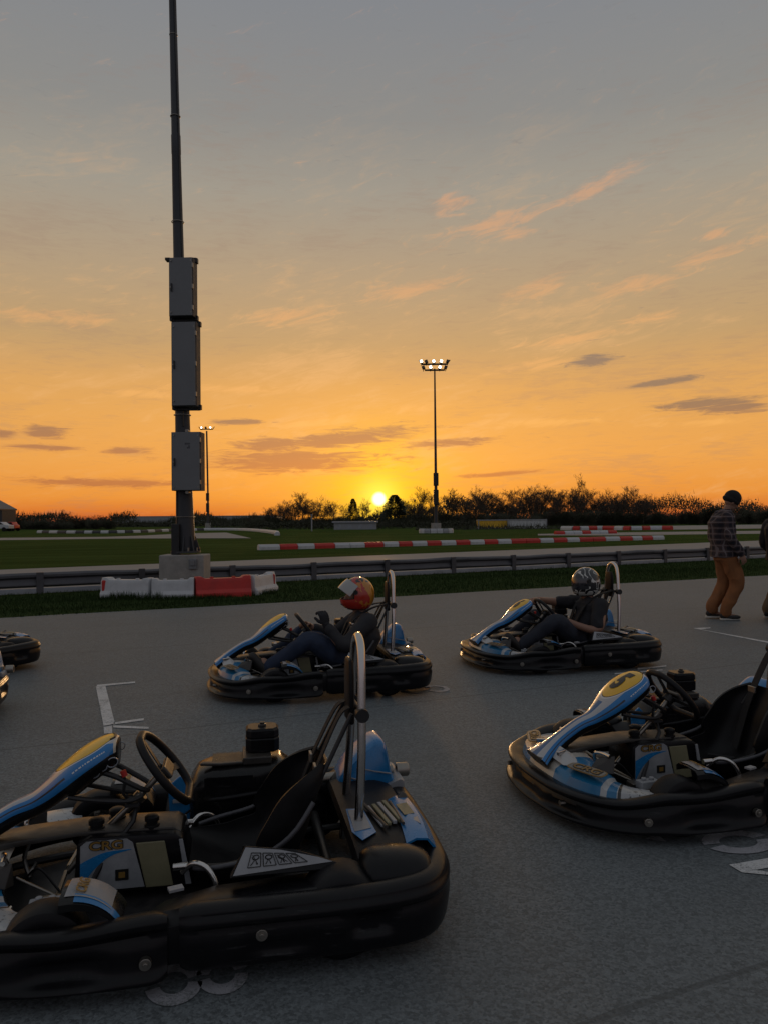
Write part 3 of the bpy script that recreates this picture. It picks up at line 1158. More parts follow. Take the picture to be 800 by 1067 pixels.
# the parked vehicle beside the barn and two vans beyond the tyre wall
def far_car(px0, px1, Y, mat, label, hgt=1.45, pickup=False):
    a, c = at(px0, 548, Y), at(px1, 548, Y)
    L = c.x - a.x
    o = empty('parked_car', ((a.x + c.x) / 2, Y, 0))
    tag(o, label, 'car')
    prof = [(-.5, .3), (-.5, .62), (-.40, .70), (-.27, .74), (-.16, 1.0), (.18, 1.0), (.32, .72), (.5, .64), (.5, .3)]
    b = MB(); b.prism([(x * L, z * hgt) for x, z in prof], 1.8, Matrix.Translation((0, .9, 0)) @ MR); bd = b.build('body', M_[mat], o, smooth=20, bevel=.06)
    b = MB(); b.prism([(x * L, z * hgt) for x, z in ((-.24, .76), (-.145, .95), (.17, .95), (.285, .76))], 1.84, Matrix.Translation((0, .92, 0)) @ MR); b.build('window', M_['black_gloss'], bd, smooth=0)
    for x in (-.31, .31):
        for y in (-.85, .85):
            b = MB(); b.cyl((x * L, y - .1, .33), (x * L, y + .1, .33), .33, 16); b.build('wheel', M_['black_rough'], o, smooth=30)
    return o


far_car(-14, 12, 118, 'whitebar', 'white car parked in front of the barn at the left edge')
far_car(8, 18, 122, 'red', 'small red car parked right of the white car by the barn')
# containers
def container(px0, px1, y0, Y, mat, label):
    a, c = at(px0, y0, Y), at(px1, y0, Y)
    w, h = c.x - a.x, a.z
    o = empty('container', ((a.x + c.x) / 2, Y, 0)); tag(o, label, 'container')
    b = MB()
    n = int(w / .28)
    ring = []
    for i in range(n + 1):
        x = -w / 2 + w * i / n
        ring.append((x, -1.2 + (.05 if i % 2 else 0)))
    b.prism(ring + [(w / 2, 1.2), (-w / 2, 1.2)], h - .25, Matrix.Translation((0, 0, .15)))
    b.build('body', M_[mat], o, smooth=0)
    b = MB()
    for z in (.1, h - .1):
        b.box((0, 0, z), (w + .04, 2.5, .14))
    for x in (-w / 2, w / 2): b.box((x, -1.2, h / 2), (.14, .14, h))
    b.build('frame', M_['silver'], o, smooth=0)
    return o


container(497, 527, 541.3, 105, 'yellow', 'yellow container standing before the dark trees')
container(528, 567, 541.0, 104, 'whitebar', 'long white container right of the yellow one')

# low curb blocks: rows of red and white
def curb_block(p, q, h, w, mat, label, group):
    p, q = Vector(p), Vector(q)
    L = (q - p).length
    ang = atan2(q.y - p.y, q.x - p.x)
    b = MB()
    rings = []
    for t in (-.5, -.46, .46, .5):
        k = .9 if abs(t) == .5 else 1
        rings.append([(t * L * .97, y * k, z) for y, z in ((-w / 2, 0), (-w / 2, h * .55), (-w * .3, h * k), (w * .3, h * k), (w / 2, h * .55), (w / 2, 0))])
    b.rings(rings)
    o = b.build('curb_block', M_[mat], smooth=0)
    o.location = (p + q) / 2
    o.rotation_euler = (0, 0, ang)
    return tag(o, label, 'curb block', group)


row1 = [('w', 269), ('r', 291), ('w', 309.5), ('r', 327), ('w', 348), ('r', 379), ('w', 398.5), ('r', 414), ('w', 428), ('r', 443.5), ('w', 458), ('r', 473.5), ('w', 488), ('r', 503),
        ('w', 517), ('r', 531), ('w', 561), ('r', 575), ('w', 589), ('r', 602), ('w', 629), ('r', 644), ('w', 657), ('r', 667), ('w', 678), ('e', 690)]


def row1_y(x): return 573.2 - (x - 269) * (573.2 - 562.2) / (690 - 269)


ORD = ['first', 'second', 'third', 'fourth', 'fifth', 'sixth', 'seventh', 'eighth', 'ninth', 'tenth', 'eleventh', 'twelfth', 'thirteenth', 'fourteenth', 'fifteenth',
       'sixteenth', 'seventeenth', 'eighteenth', 'nineteenth', 'twentieth']
cnt_ = {}


def nth(key):
    cnt_[key] = cnt_.get(key, 0) + 1
    return ORD[cnt_[key] - 1] if cnt_[key] <= 20 else '%dth' % cnt_[key]


for (k, x0), (k2, x1) in zip(row1, row1[1:]):
    n_ = max(1, int(round((x1 - x0) / 16)))
    for j in range(n_):
        xa, xb = x0 + (x1 - x0) * j / n_, x0 + (x1 - x0) * (j + 1) / n_
        curb_block(G(xa, row1_y(xa)), G(xb, row1_y(xb)), .26, .4, 'whitebar' if k == 'w' else 'red',
                   nth('r1' + k) + (' white' if k == 'w' else ' red') + ' block from the left in the long row beyond the guard rail', ('white' if k == 'w' else 'red') + ' blocks of the long curb row')
xs = [585, 597, 604, 612, 621, 628, 641, 650, 657, 668, 676, 690, 700]
for i, (xa, xb) in enumerate(zip(xs, xs[1:])):
    k = 'whitebar' if i % 2 == 0 else 'red'
    curb_block(G(xa, 552.2 + .2 * sin(i)), G(xb, 552.2 + .2 * sin(i + 1)), .45, .5, k, nth('r2' + k) + (' white' if i % 2 == 0 else ' red') + ' block from the left in the farther short row on the right', ('white' if i % 2 == 0 else 'red') + ' blocks of the short far row')
xs = list(range(578, 645, 9))
for i, (xa, xb) in enumerate(zip(xs, xs[1:])):
    k = 'whitebar' if i % 3 else 'red'
    curb_block(G(xa, 557 - i * .15), G(xb, 557 - (i + 1) * .15), .3, .5, k, nth('r3' + k) + (' white' if i % 3 else ' red') + ' block from the left beside the pale far track', ('white' if i % 3 else 'red') + ' blocks beside the pale far track')
prev = None
path = catmull([(40, 555.4), (90, 555.8), (140, 555.2), (185, 553.4), (230, 552.6), (262, 553.4), (286, 556.2), (289, 558)], 44)
for i, (xa, ya) in enumerate(path):
    p = G(xa, ya)
    if prev is not None:
        curb_block(prev, p, .34, .5, 'whitebar' if (i % 2 or xa > 215) else 'cabinet_edge', ('white' if (i % 2 or xa > 215) else 'black') + ' block in the curved row across the left field', ('white' if (i % 2 or xa > 215) else 'black') + ' blocks of the curved row')
    prev = p
prev = None
for i in range(9):
    a = pi + pi * i / 8
    c = at(454, 541, 77.2); c.z = 0
    p = c + Vector((1.6 * cos(a), 1.0 * sin(a), 0))
    if prev is not None:
        curb_block(prev, p, .45, .3, 'whitebar' if i % 3 else 'silver', 'white block in the ring round the foot of the right floodlight mast', 'blocks round the foot of the right mast')
    prev = p
b = MB()
p = at(325, 541, 95)
b.box((p.x, 95, 1.0), (.16, .16, 2.0)); b.box((p.x, 95, 2.05), (.24, .24, .1))
tag(b.build('marker_post', M_['silver'], smooth=0, bevel=.02), 'thin pale post standing in the field left of the sun', 'post')

# ------------------------------------------------------------------ trees
def bare_tree(seed, H, spread, dens=1.0, up=.45):
    """tapered trunk and limbs (one mesh) and the fine twigs of the crown (another)"""
    rnd = random.Random(seed)
    tr, cr = MB(), MB()

    def limb(p, d, L, r, lev):
        n = 4
        pts, rs = [p.copy()], [r]
        q = p.copy()
        dd = d.copy()
        for i in range(n):
            dd = (dd + Vector((rnd.gauss(0, .16), rnd.gauss(0, .16), rnd.gauss(.05, .10)))).normalized()
            q = q + dd * (L / n)
            pts.append(q.copy())
            rs.append(r * (1 - .55 * (i + 1) / n))
        (tr if lev < 2 else cr).tube(pts, rs, 6 if lev == 0 else (4 if lev < 3 else 3), cap=False)
        if lev >= 5 or L < .22: return
        k = [rnd.randint(6, 8), rnd.randint(4, 6), rnd.randint(4, 5), rnd.randint(3, 4), rnd.randint(2, 4)][lev]
        k = max(2, int(k * dens))
        for j in range(k):
            t = rnd.uniform(.28 if lev else .30, 1.0)
            i = min(int(t * n), n - 1)
            f = t * n - i
            s = pts[i].lerp(pts[i + 1], f)
            a = rnd.uniform(0, 2 * pi)
            base_d = (pts[i + 1] - pts[i]).normalized()
            o1 = base_d.orthogonal().normalized()
            o2 = base_d.cross(o1)
            side = o1 * cos(a) + o2 * sin(a)
            nd = (base_d * rnd.uniform(.35, .8) + side * spread * rnd.uniform(.6, 1.1) + Vector((0, 0, up * rnd.uniform(0, 1)))).normalized()
            limb(s, nd, L * rnd.uniform(.48, .72), max(r * .55 * (1 - .4 * t), .024), lev + 1)
    limb(Vector((0, 0, 0)), Vector((0, 0, 1)), H * .62, H * .022, 0)
    zmax = max(max(v.z for v in tr.v), max(v.z for v in cr.v))
    s = H / zmax
    for mb in (tr, cr):
        mb.v = [v * s for v in mb.v]
    return tr, cr


def conifer(seed, H, W):
    rnd = random.Random(seed)
    tr, cr = MB(), MB()
    tr.tube([(0, 0, 0), (0, 0, H * .96)], [H * .02, .02], 6)
    for i in range(7000):
        z = H * (.03 + .95 * rnd.random() ** 1.15)
        k = 1 - (z / H)
        a = rnd.uniform(0, 2 * pi)
        rr = W * min(1, k * 1.5 + .02) ** .8 * rnd.random() ** .55 * (1 + .22 * sin(z * 4.1 + 3 * a) + .15 * sin(a * 2 + z))
        c = Vector((rr * cos(a), rr * sin(a), z - rr * .15))
        l = rnd.uniform(.10, .26)
        d = Vector((cos(a), sin(a), rnd.uniform(-.3, .5))).normalized() * l
        o = d.orthogonal().normalized() * l * .35
        cr.add([c - o, c + d, c + o], [(0, 1, 2)])
    return tr, cr


def bush(seed, W, H, n=2600, twigs=60):
    rnd = random.Random(seed)
    tr, cr = MB(), MB()
    lob = [(rnd.uniform(-W, W) * .75, rnd.uniform(-W, W) * .5, rnd.uniform(.45, .8) * H, rnd.uniform(.3, .5)) for _ in range(9)]
    for j in range(twigs):
        a = rnd.uniform(0, 2 * pi)
        r = rnd.uniform(.1, 1)
        e = Vector((W * r * cos(a), W * .6 * r * sin(a), H * rnd.uniform(.7, 1.25) * (1 - .45 * r)))
        tr.tube([(e.x * .2, e.y * .2, 0), e * .5 + Vector((rnd.gauss(0, .2), rnd.gauss(0, .2), .3)), e], [.05, .03, .012], 3, cap=False)
    for i in range(n):
        lx_, ly_, lz, lr = rnd.choice(lob)
        v = Vector((rnd.gauss(0, 1), rnd.gauss(0, 1), rnd.gauss(0, 1))).normalized() * (rnd.random() ** .4)
        c = Vector((lx_ + v.x * lr * W, ly_ + v.y * lr * W, max(.1, lz + v.z * lr * H * .9 if rnd.random() > .35 else rnd.uniform(.0, lz))))
        l = rnd.uniform(.06, .15)
        d = Vector((rnd.gauss(0, 1), rnd.gauss(0, 1), rnd.gauss(0, 1))).normalized() * l
        o = d.orthogonal().normalized() * l * .6
        cr.add([c - o, c + d, c + o], [(0, 1, 2)])
    return tr, cr


def proto_tree(name, mbs, mats, cat):
    o = empty(name)
    mbs[0].build('trunk', M_[mats[0]], o, smooth=60, weld=False, recalc=False)
    mbs[1].build('crown', M_[mats[1]], o, smooth=0, weld=False, recalc=False)
    o['category'] = cat
    return o


tree_protos = {}
used_p = set()


def place_tree(key, make, px, ytop, Y, Href, rz, label, group, squash=1.0):
    if key not in tree_protos: tree_protos[key] = make()
    pr = tree_protos[key]
    o = pr if key not in used_p else copy_tree(pr)
    used_p.add(key)
    t = at(px, ytop, Y)
    s = t.z / Href
    o.location = (t.x, Y, 0)
    o.scale = (s * squash, s * squash, s)
    o.rotation_euler = (0, 0, rz)
    tag(o, label, None, group)
    return o


mk_bare = {i: (lambda i=i: proto_tree('bare_tree', bare_tree(100 + i, 8.0, [.75, .95, .6, .85, 1.0, .7][i], [1.0, 1.05, .95, 1.1, 1.0, .9][i]), ('bark', 'twig'), 'tree')) for i in range(6)}
rt = random.Random(5)
gl = 'bare branched tree in the long row right of the sun'
gg = 'bare trees of the long row right of the sun'
place_tree('b0', mk_bare[0], 316, 511, 150, 8, 0.4, 'broad round bare tree, left end of the tree line near the sun', None)
place_tree('b1', mk_bare[1], 343, 518, 152, 8, 1.1, 'narrow bare tree between the broad round tree and the small conifer', None, .6)
place_tree('b2', mk_bare[2], 383, 518, 158, 8, 2.1, 'thin bare sapling between the two conifers just left of the sun', None, .6)
place_tree('b2', mk_bare[2], 432, 506, 156, 8, .1, 'slender bare tree directly left of the right floodlight mast', None, .9)
place_tree('b3', mk_bare[3], 484, 504, 150, 8, .7, 'dense bare tree directly right of the right floodlight mast', None, 1.0)
place_tree('b4', mk_bare[4], 593, 492, 150, 8, 1.7, 'tallest bare tree, rising above the row left of the two people', None, .7)
for x, y in ((440, 514), (462, 508), (470, 512), (500, 510), (510, 508), (521, 512), (532, 508), (543, 506), (552, 503), (562, 505), (573, 509), (584, 509), (602, 508), (614, 508), (625, 510), (637, 509), (648, 507), (659, 505), (668, 508), (677, 514), (686, 520),
             (490, 512), (496, 516), (505, 515), (515, 511), (527, 513), (538, 511), (548, 510), (557, 512), (568, 508), (579, 513), (588, 511), (597, 512), (608, 511), (620, 512), (631, 511), (642, 512), (654, 512), (663, 514), (672, 518), (452, 513), (446, 518)):
    i = rt.randrange(6)
    place_tree('b%d' % i, mk_bare[i], x + rt.uniform(-2, 2), y, rt.uniform(140, 175), 8, rt.uniform(0, 6), gl, gg, rt.uniform(.85, 1.15))
for x, y in ((268, 533), (280, 528), (288, 525), (296, 521), (304, 518), (310, 515), (322, 515), (330, 519), (337, 521), (350, 521), (357, 524), (376, 524), (424, 519), (400, 527)):
    i = rt.randrange(6)
    place_tree('b%d' % i, mk_bare[i], x, y, rt.uniform(145, 165), 8, rt.uniform(0, 6), 'low bare tree in the cluster left of the sun', 'low bare trees left of the sun', 1.2)
place_tree('b5', mk_bare[5], 69, 530, 150, 8, 0, 'lone bare tree standing above the shrubs at the far left', None, 1.0)
for x, y in ((85, 537), (93, 536), (101, 536), (108, 538)):
    i = rt.randrange(6)
    place_tree('b%d' % i, mk_bare[i], x, y, rt.uniform(145, 165), 8, rt.uniform(0, 6), 'low bare shrub tree right of the lone tree at the far left', 'low shrub trees at the far left', 1.6)
for k, (x, y) in enumerate(((368, 519), (411, 515))):
    place_tree('c0', lambda: proto_tree('conifer_tree', conifer(3, 6.0, 1.65), ('bark', 'conifer'), 'tree'), x, y, 146, 6.0, k * 2.0,
               ('small dark conifer standing left of the setting sun', 'dark conifer standing just right of the setting sun')[k], None, 1.0 + .7 * k)
mk_bush = {i: (lambda i=i: proto_tree('shrub', bush(50 + i, 3.2, 3.0, 9000, 220), ('twig', 'hedge'), 'shrub')) for i in range(3)}
x = 560
sh = 'dark rounded shrub in the low woodland at the right'
for x in range(556, 860, 9):
    y = 531.5 if x < 690 else (531 - 2 * sin(x * .06) - 1.5 * sin(x * .23)) - (2.5 if x > 730 else 0)
    i = rt.randrange(3)
    place_tree('s%d' % i, mk_bush[i], x + rt.uniform(-3, 3), y + rt.uniform(-1, 1.5), rt.uniform(135, 150), 3.6, rt.uniform(0, 6), sh, 'shrubs of the low woodland at the right', rt.uniform(.8, 1.1))
for x in range(430, 560, 11):
    i = rt.randrange(3)
    place_tree('s%d' % i, mk_bush[i], x + rt.uniform(-3, 3), 534 + rt.uniform(-2, 2), rt.uniform(135, 150), 3.6, rt.uniform(0, 6), 'dark shrub under the bare tree row behind the containers', 'shrubs under the bare tree row', rt.uniform(.9, 1.2))
for x in range(20, 118, 9):
    i = rt.randrange(3)
    place_tree('s%d' % i, mk_bush[i], x + rt.uniform(-3, 3), 541 + rt.uniform(-1.5, 1), rt.uniform(140, 150), 3.6, rt.uniform(0, 6), 'low dark shrub in the hedge at the far left', 'shrubs of the far left hedge', rt.uniform(1.2, 1.5))
for x in range(262, 430, 10):
    i = rt.randrange(3)
    place_tree('s%d' % i, mk_bush[i], x + rt.uniform(-3, 3), 538.5 + rt.uniform(-1.5, 1.5), rt.uniform(140, 150), 3.6, rt.uniform(0, 6), 'low dark shrub in the hedge below the sun', 'shrubs of the hedge below the sun', rt.uniform(1.1, 1.3))


# distant hedge mass along the horizon (nobody could count it)
def hedge_mass(name, x0, x1, Y, hfun, n, label, yd=6):
    rnd = random.Random(int(x0) + 9)
    mb = MB()
    for i in range(n):
        x = rnd.uniform(x0, x1)
        h = hfun(x) * (1 + .10 * sin(x * 1.7) + .08 * sin(x * 3.3 + 1) + .06 * sin(x * 7.1))
        z = h * rnd.random()
        c = Vector((x, Y + rnd.uniform(-yd, yd), z))
        l = rnd.uniform(.2, .5) * (Y / 200)
        if rnd.random() < .22:
            c.z = h * rnd.uniform(.55, .98)
            t_ = Vector((rnd.gauss(0, .25), 0, rnd.uniform(.5, 1.5))) * (Y / 200)
            w_ = Vector((.045, 0, 0)) * (Y / 150)
            mb.add([c - w_, c + w_, c + t_], [(0, 1, 2)])
            continue
        d = Vector((rnd.gauss(0, 1), rnd.gauss(0, .6), rnd.gauss(0, 1))).normalized() * l
        o = d.orthogonal().normalized() * l * .6
        mb.add([c - o, c + d, c + o], [(0, 1, 2)])
    o = mb.build(name, M_['hedge'], smooth=0, weld=False, recalc=False)
    return tag(o, label, 'woodland', kind='stuff')


hedge_mass('woodland', -160, 190, 190, lambda x: 3.1 + 1.2 * sin(x * .11) + .8 * sin(x * .37) + (1.3 if x > 14 else 0) - (2.0 if -62 < x < -6 else 0), 70000, 'far off dark woodland mass along the horizon')
b = None
hedge_mass('hedge', -26, 16, 116, lambda x: 1.05 + .1 * sin(x * 2), 4500, 'low dark clipped hedge line before the shed below the sun', yd=1)
hedge_mass('hedge', 4, 26, 98, lambda x: .35, 1800, 'low dark strip of scrub before the containers', yd=1)

# ------------------------------------------------------------------ grass blades on the verge
def blades(n, seed):
    rnd = random.Random(seed)
    mb = MB()
    for i in range(n):
        t = rnd.uniform(-4, 26)
        w = rnd.random()
        a = ea + ed * t
        # far side of the verge at this place
        s = rnd.random() ** 1.0
        c = ra + rd * (t * 1.0 + .5)
        p = a.lerp(c, s)
        p = Vector((p.x, p.y, 0.004))
        h = rnd.uniform(.03, .075) * (1.0 if s > .12 else .6)
        if rnd.random() < .01: h *= 2
        ang = rnd.uniform(0, 2 * pi)
        lean = Vector((cos(ang), sin(ang), 0)) * h * rnd.uniform(.1, .8)
        sd_ = Vector((-sin(ang), cos(ang), 0)) * rnd.uniform(.004, .010)
        mb.add([p - sd_, p + sd_, p + lean + Vector((0, 0, h))], [(0, 1, 2)])
    for i in range(2600):           # longer tufts against the barriers
        t = rnd.random()
        p = G(104 + 185 * t, 625.5 - (0 if t < .5 else (t - .5) * 14)) + Vector((0, rnd.uniform(-.10, .12), 0))
        h = rnd.uniform(.05, .15) * (1.3 if .05 < t < .35 else .8)
        ang = rnd.uniform(0, 2 * pi)
        lean = Vector((cos(ang), sin(ang), 0)) * h * rnd.uniform(.1, .5)
        sd_ = Vector((-sin(ang), cos(ang), 0)) * .006
        mb.add([p - sd_, p + sd_, p + lean + Vector((0, 0, h))], [(0, 1, 2)])
    o = mb.build('grass', M_['verge'], smooth=0, weld=False, recalc=False)
    tag(o, 'short dark green grass growing on the verge by the guard rail', 'grass', kind='stuff')


blades(60000, 11)
# ------------------------------------------------------------------ rental kart (x forward, y left, z up)
HALF = [(.90, 0), (.893, .12), (.87, .26), (.80, .42), (.66, .545), (.46, .61), (.2, .625), (-.05, .615), (-.45, .615), (-.68, .60), (-.80, .545), (-.865, .41), (-.882, .22), (-.885, 0)]
full = HALF + [(x, -y) for x, y in HALF[-2:0:-1]]
LOOP = catmull(full, 400, closed=True)


def loop_n(i):
    a, b = LOOP[(i - 1) % 400], LOOP[(i + 1) % 400]
    d = Vector((b[0] - a[0], b[1] - a[1]))
    d.normalize()
    n = Vector((d.y, -d.x))
    p = LOOP[i % 400]
    return n if n.dot(Vector(p)) > 0 else -n


idx_left = [i for i in range(400) if LOOP[i][1] >= -1e-6]
# find indices of the joins between front and rear bumpers on both sides (x = .02)
def idx_at(x, left):
    best = min(range(400), key=lambda i: abs(LOOP[i][0] - x) + (0 if (LOOP[i][1] > 0) == left else 9))
    return best


def bumper(parent, i0, i1, prof, name, mat, mod, nz=44):
    """closed section swept along the outline from index i0 to i1, pushed in or out by mod(x, y, z, t)"""
    P = catmull(prof, nz, closed=True)
    b = MB()
    rings = []
    cnt = (i1 - i0)
    for j in range(cnt + 1):
        i = i0 + j
        p, n = LOOP[i % 400], loop_n(i)
        t = j / cnt
        e = min(t, 1 - t)
        k = 1.0 if e > .012 else .55 + .45 * sqrt(e / .012)
        ring = []
        for (nn, z) in P:
            dn, dzz = mod(p[0], p[1], z, nn, t)
            q = (nn + dn)
            zc = .17
            ring.append((p[0] + n.x * (q * k - .02 * (1 - k)), p[1] + n.y * (q * k - .02 * (1 - k)), zc + (z + dzz - zc) * (k * .3 + .7)))
        rings.append(ring)
    b.rings(rings)
    return b.build(name, mat, parent, smooth=50)


def oval(x, z, cx, cz, w, h, p=4):
    return exp(-(abs((x - cx) / w) ** p + abs((z - cz) / h) ** p))


def front_mod(x, y, z, n, t):
    dn = 0
    if n > -.045:
        s = abs(y) / .62
        # recessed band, side pockets, lower lip
        dn -= .016 * exp(-((z - .135) / .012) ** 2)
        if abs(y) > .55:
            dn -= .030 * oval(x, z, .33, .09, .11, .026)
            dn += .010 * oval(x, z, .56, .09, .05, .03)
        dn -= .016 * oval(y, z, .30, .09, .10, .025) + .016 * oval(y, z, -.30, .09, .10, .025)
        dn -= .012 * oval(y, z, 0, .09, .12, .024)
    # the rim dips where the nose comes through and rises over the front wheels
    rise = max(0, min(1, (.36 - x) / .28)); rise = rise * rise * (3 - 2 * rise)
    r1 = max(0, min(1, (.74 - x) / .26)); r1 = r1 * r1 * (3 - 2 * r1)
    dzz = (.040 * r1 + .022 * rise + .006 * exp(-(y / .2) ** 2)) * max(0, min(1, (z - .06) / .1))
    return dn, dzz


def rear_mod(x, y, z, n, t):
    dn = 0
    if n > -.045:
        dn -= .012 * exp(-((z - .185) / .010) ** 2)
        dn -= .006 * exp(-((z - .228) / .006) ** 2)
        if abs(y) > .5:
            dn -= .026 * oval(x, z, -.58, .15, .065, .030, 6)
            dn -= .014 * oval(x, z, -.30, .12, .10, .024, 6)
        if x < -.8:
            dn -= .024 * oval(y, z, .25, .15, .10, .03, 6) + .024 * oval(y, z, -.25, .15, .10, .03, 6)
            dn += .008 * oval(y, z, 0, .15, .06, .06, 6)
    dzz = .012 * exp(-((x + .75) / .2) ** 2) * max(0, (z - .2) / .1)
    return dn, dzz


FPROF = [(a_, .042 + (b_ - .042) * .633) for a_, b_ in [(-.085, .215), (-.05, .245), (-.015, .252), (.010, .238), (.012, .215), (.004, .19), (.002, .14), (.008, .095), (.022, .075), (.020, .055), (-.005, .042), (-.08, .045), (-.095, .12)]]
RPROF = [(-.075, .222), (-.05, .247), (-.018, .251), (.010, .240), (.024, .215), (.026, .19), (.022, .13), (.012, .08), (-.01, .058), (-.07, .055), (-.085, .15)]

# number panel: a narrow stem that climbs from the nose to an oval head
ST = [(.845, .222, .115, .028), (.79, .255, .075, .034), (.72, .303, .050, .036), (.62, .362, .046, .038), (.54, .393, .058, .042), (.475, .434, .092, .052), (.42, .478, .120, .058),
      (.36, .524, .130, .060), (.31, .556, .122, .056), (.278, .573, .100, .048), (.258, .576, .066, .034)]
STC = catmull(ST, 61)


def panel_frame(v):
    k = max(0, min(59.999, v * 60))
    i = int(k)
    u = k - i
    a, b = STC[i], STC[i + 1]
    c = [a[j] + (b[j] - a[j]) * u for j in range(4)]
    i0, i1 = max(i - 2, 0), min(i + 3, 60)
    T = Vector((STC[i1][0] - STC[i0][0], 0, STC[i1][1] - STC[i0][1])).normalized()
    N = Vector((-T.z, 0, T.x)) * -1
    if N.z < 0: N = -N
    return c, T, N


def panel_pt(s, v, lift=0.0):
    """s -1..1 across the top face, v 0..1 from foot to crown"""
    c, T, N = panel_frame(v)
    a = s * pi / 2
    return Vector((c[0], 0, c[1])) + Vector((0, c[2] * sin(a), 0)) + N * (c[3] * (cos(a) ** .8 if cos(a) > 0 else 0) + lift)


def panel_mesh(parent):
    b = MB()
    rings, under = [], []
    for j in range(61):
        v = j / 60
        rings.append([panel_pt(-1 + 2 * k / 20, v) for k in range(21)])
    o = len(b.v)
    b.rings(rings, close_ring=False, cap=False, uv=True)
    b.cur = 1
    for j in range(61):
        c, T, N = panel_frame(j / 60)
        r = []
        for k in range(13):
            a = pi / 2 + pi * k / 12
            r.append(Vector((c[0], 0, c[1])) + Vector((0, c[2] * sin(a), 0)) + N * (cos(a) * (.064 if j > 34 else .044)))
        under.append(r)
    b.rings(under, close_ring=False, cap=False)
    # closing the ends
    e0 = rings[0] + under[0][1:-1]
    e1 = rings[-1] + under[-1][1:-1]
    o = len(b.v); b.v += e0; b.face(range(o, o + len(e0)))
    o = len(b.v); b.v += e1; b.face(range(o, o + len(e1)))
    return b.build('number_panel', [M_['panel'], M_['black_gloss']], parent, smooth=50)


def surf_text(name, body, size, fn, mat, parent, bold=0.0, sx=1.0, shear=0.0):
    """lettering wrapped on a surface: fn(x, y) gives the 3-D point"""
    o = text_mesh(name, body, size, Matrix.Identity(4), mat, parent, depth=0.0, bold=bold, sx=sx, shear=shear)
    fine_mesh(o.data, 5)
    for v in o.data.vertices: v.co = fn(v.co.x, v.co.y)
    o.data.update()
    return o


def panel_fn(v0):
    c, T, N = panel_frame(v0)
    L = .0125

    def f(x, y):
        # walk along the centreline by y metres
        v, rem = v0, y
        st = .004 if y > 0 else -.004
        while abs(rem) > .0005:
            c0 = panel_frame(v)[0]
            v2 = min(1, max(0, v + st))
            c1 = panel_frame(v2)[0]
            d = sqrt((c1[0] - c0[0]) ** 2 + (c1[1] - c0[1]) ** 2)
            if d < 1e-7: break
            if d > abs(rem):
                v += (v2 - v) * abs(rem) / d
                break
            rem -= d if rem > 0 else -d
            v = v2
        w = panel_frame(v)[0][2]
        s = math.asin(max(-.98, min(.98, x / w))) / (pi / 2)
        return panel_pt(s, v, .0022)
    return f


def wheel(parent, x, y, r, w, name='wheel', steer=0.0):
    o = empty(name, (x, y, r))
    o.parent = parent
    o.rotation_euler = (0, 0, steer)
    R = Matrix.Rotation(pi / 2, 4, 'X')
    h = w / 2
    b = MB()
    b.lathe([(r * .48, -h * .8), (r * .62, -h * .98), (r * .82, -h), (r * .95, -h * .86), (r, -h * .6), (r * 1.004, 0), (r, h * .6), (r * .95, h * .86), (r * .82, h), (r * .62, h * .98), (r * .48, h * .8)], 40, R)
    tyre = b.build('tyre', M_['black_rough'], o, smooth=40)
    b = MB()
    b.lathe([(0, -h * .35), (r * .16, -h * .35), (r * .18, -h * .55), (r * .30, -h * .5), (r * .44, -h * .78), (r * .50, -h * .8), (r * .50, h * .8), (r * .44, h * .78), (r * .30, h * .5), (r * .18, h * .55), (r * .16, h * .35), (0, h * .35)], 28, R)
    b.build('rim', M_['steel'], o, smooth=30)
    return o


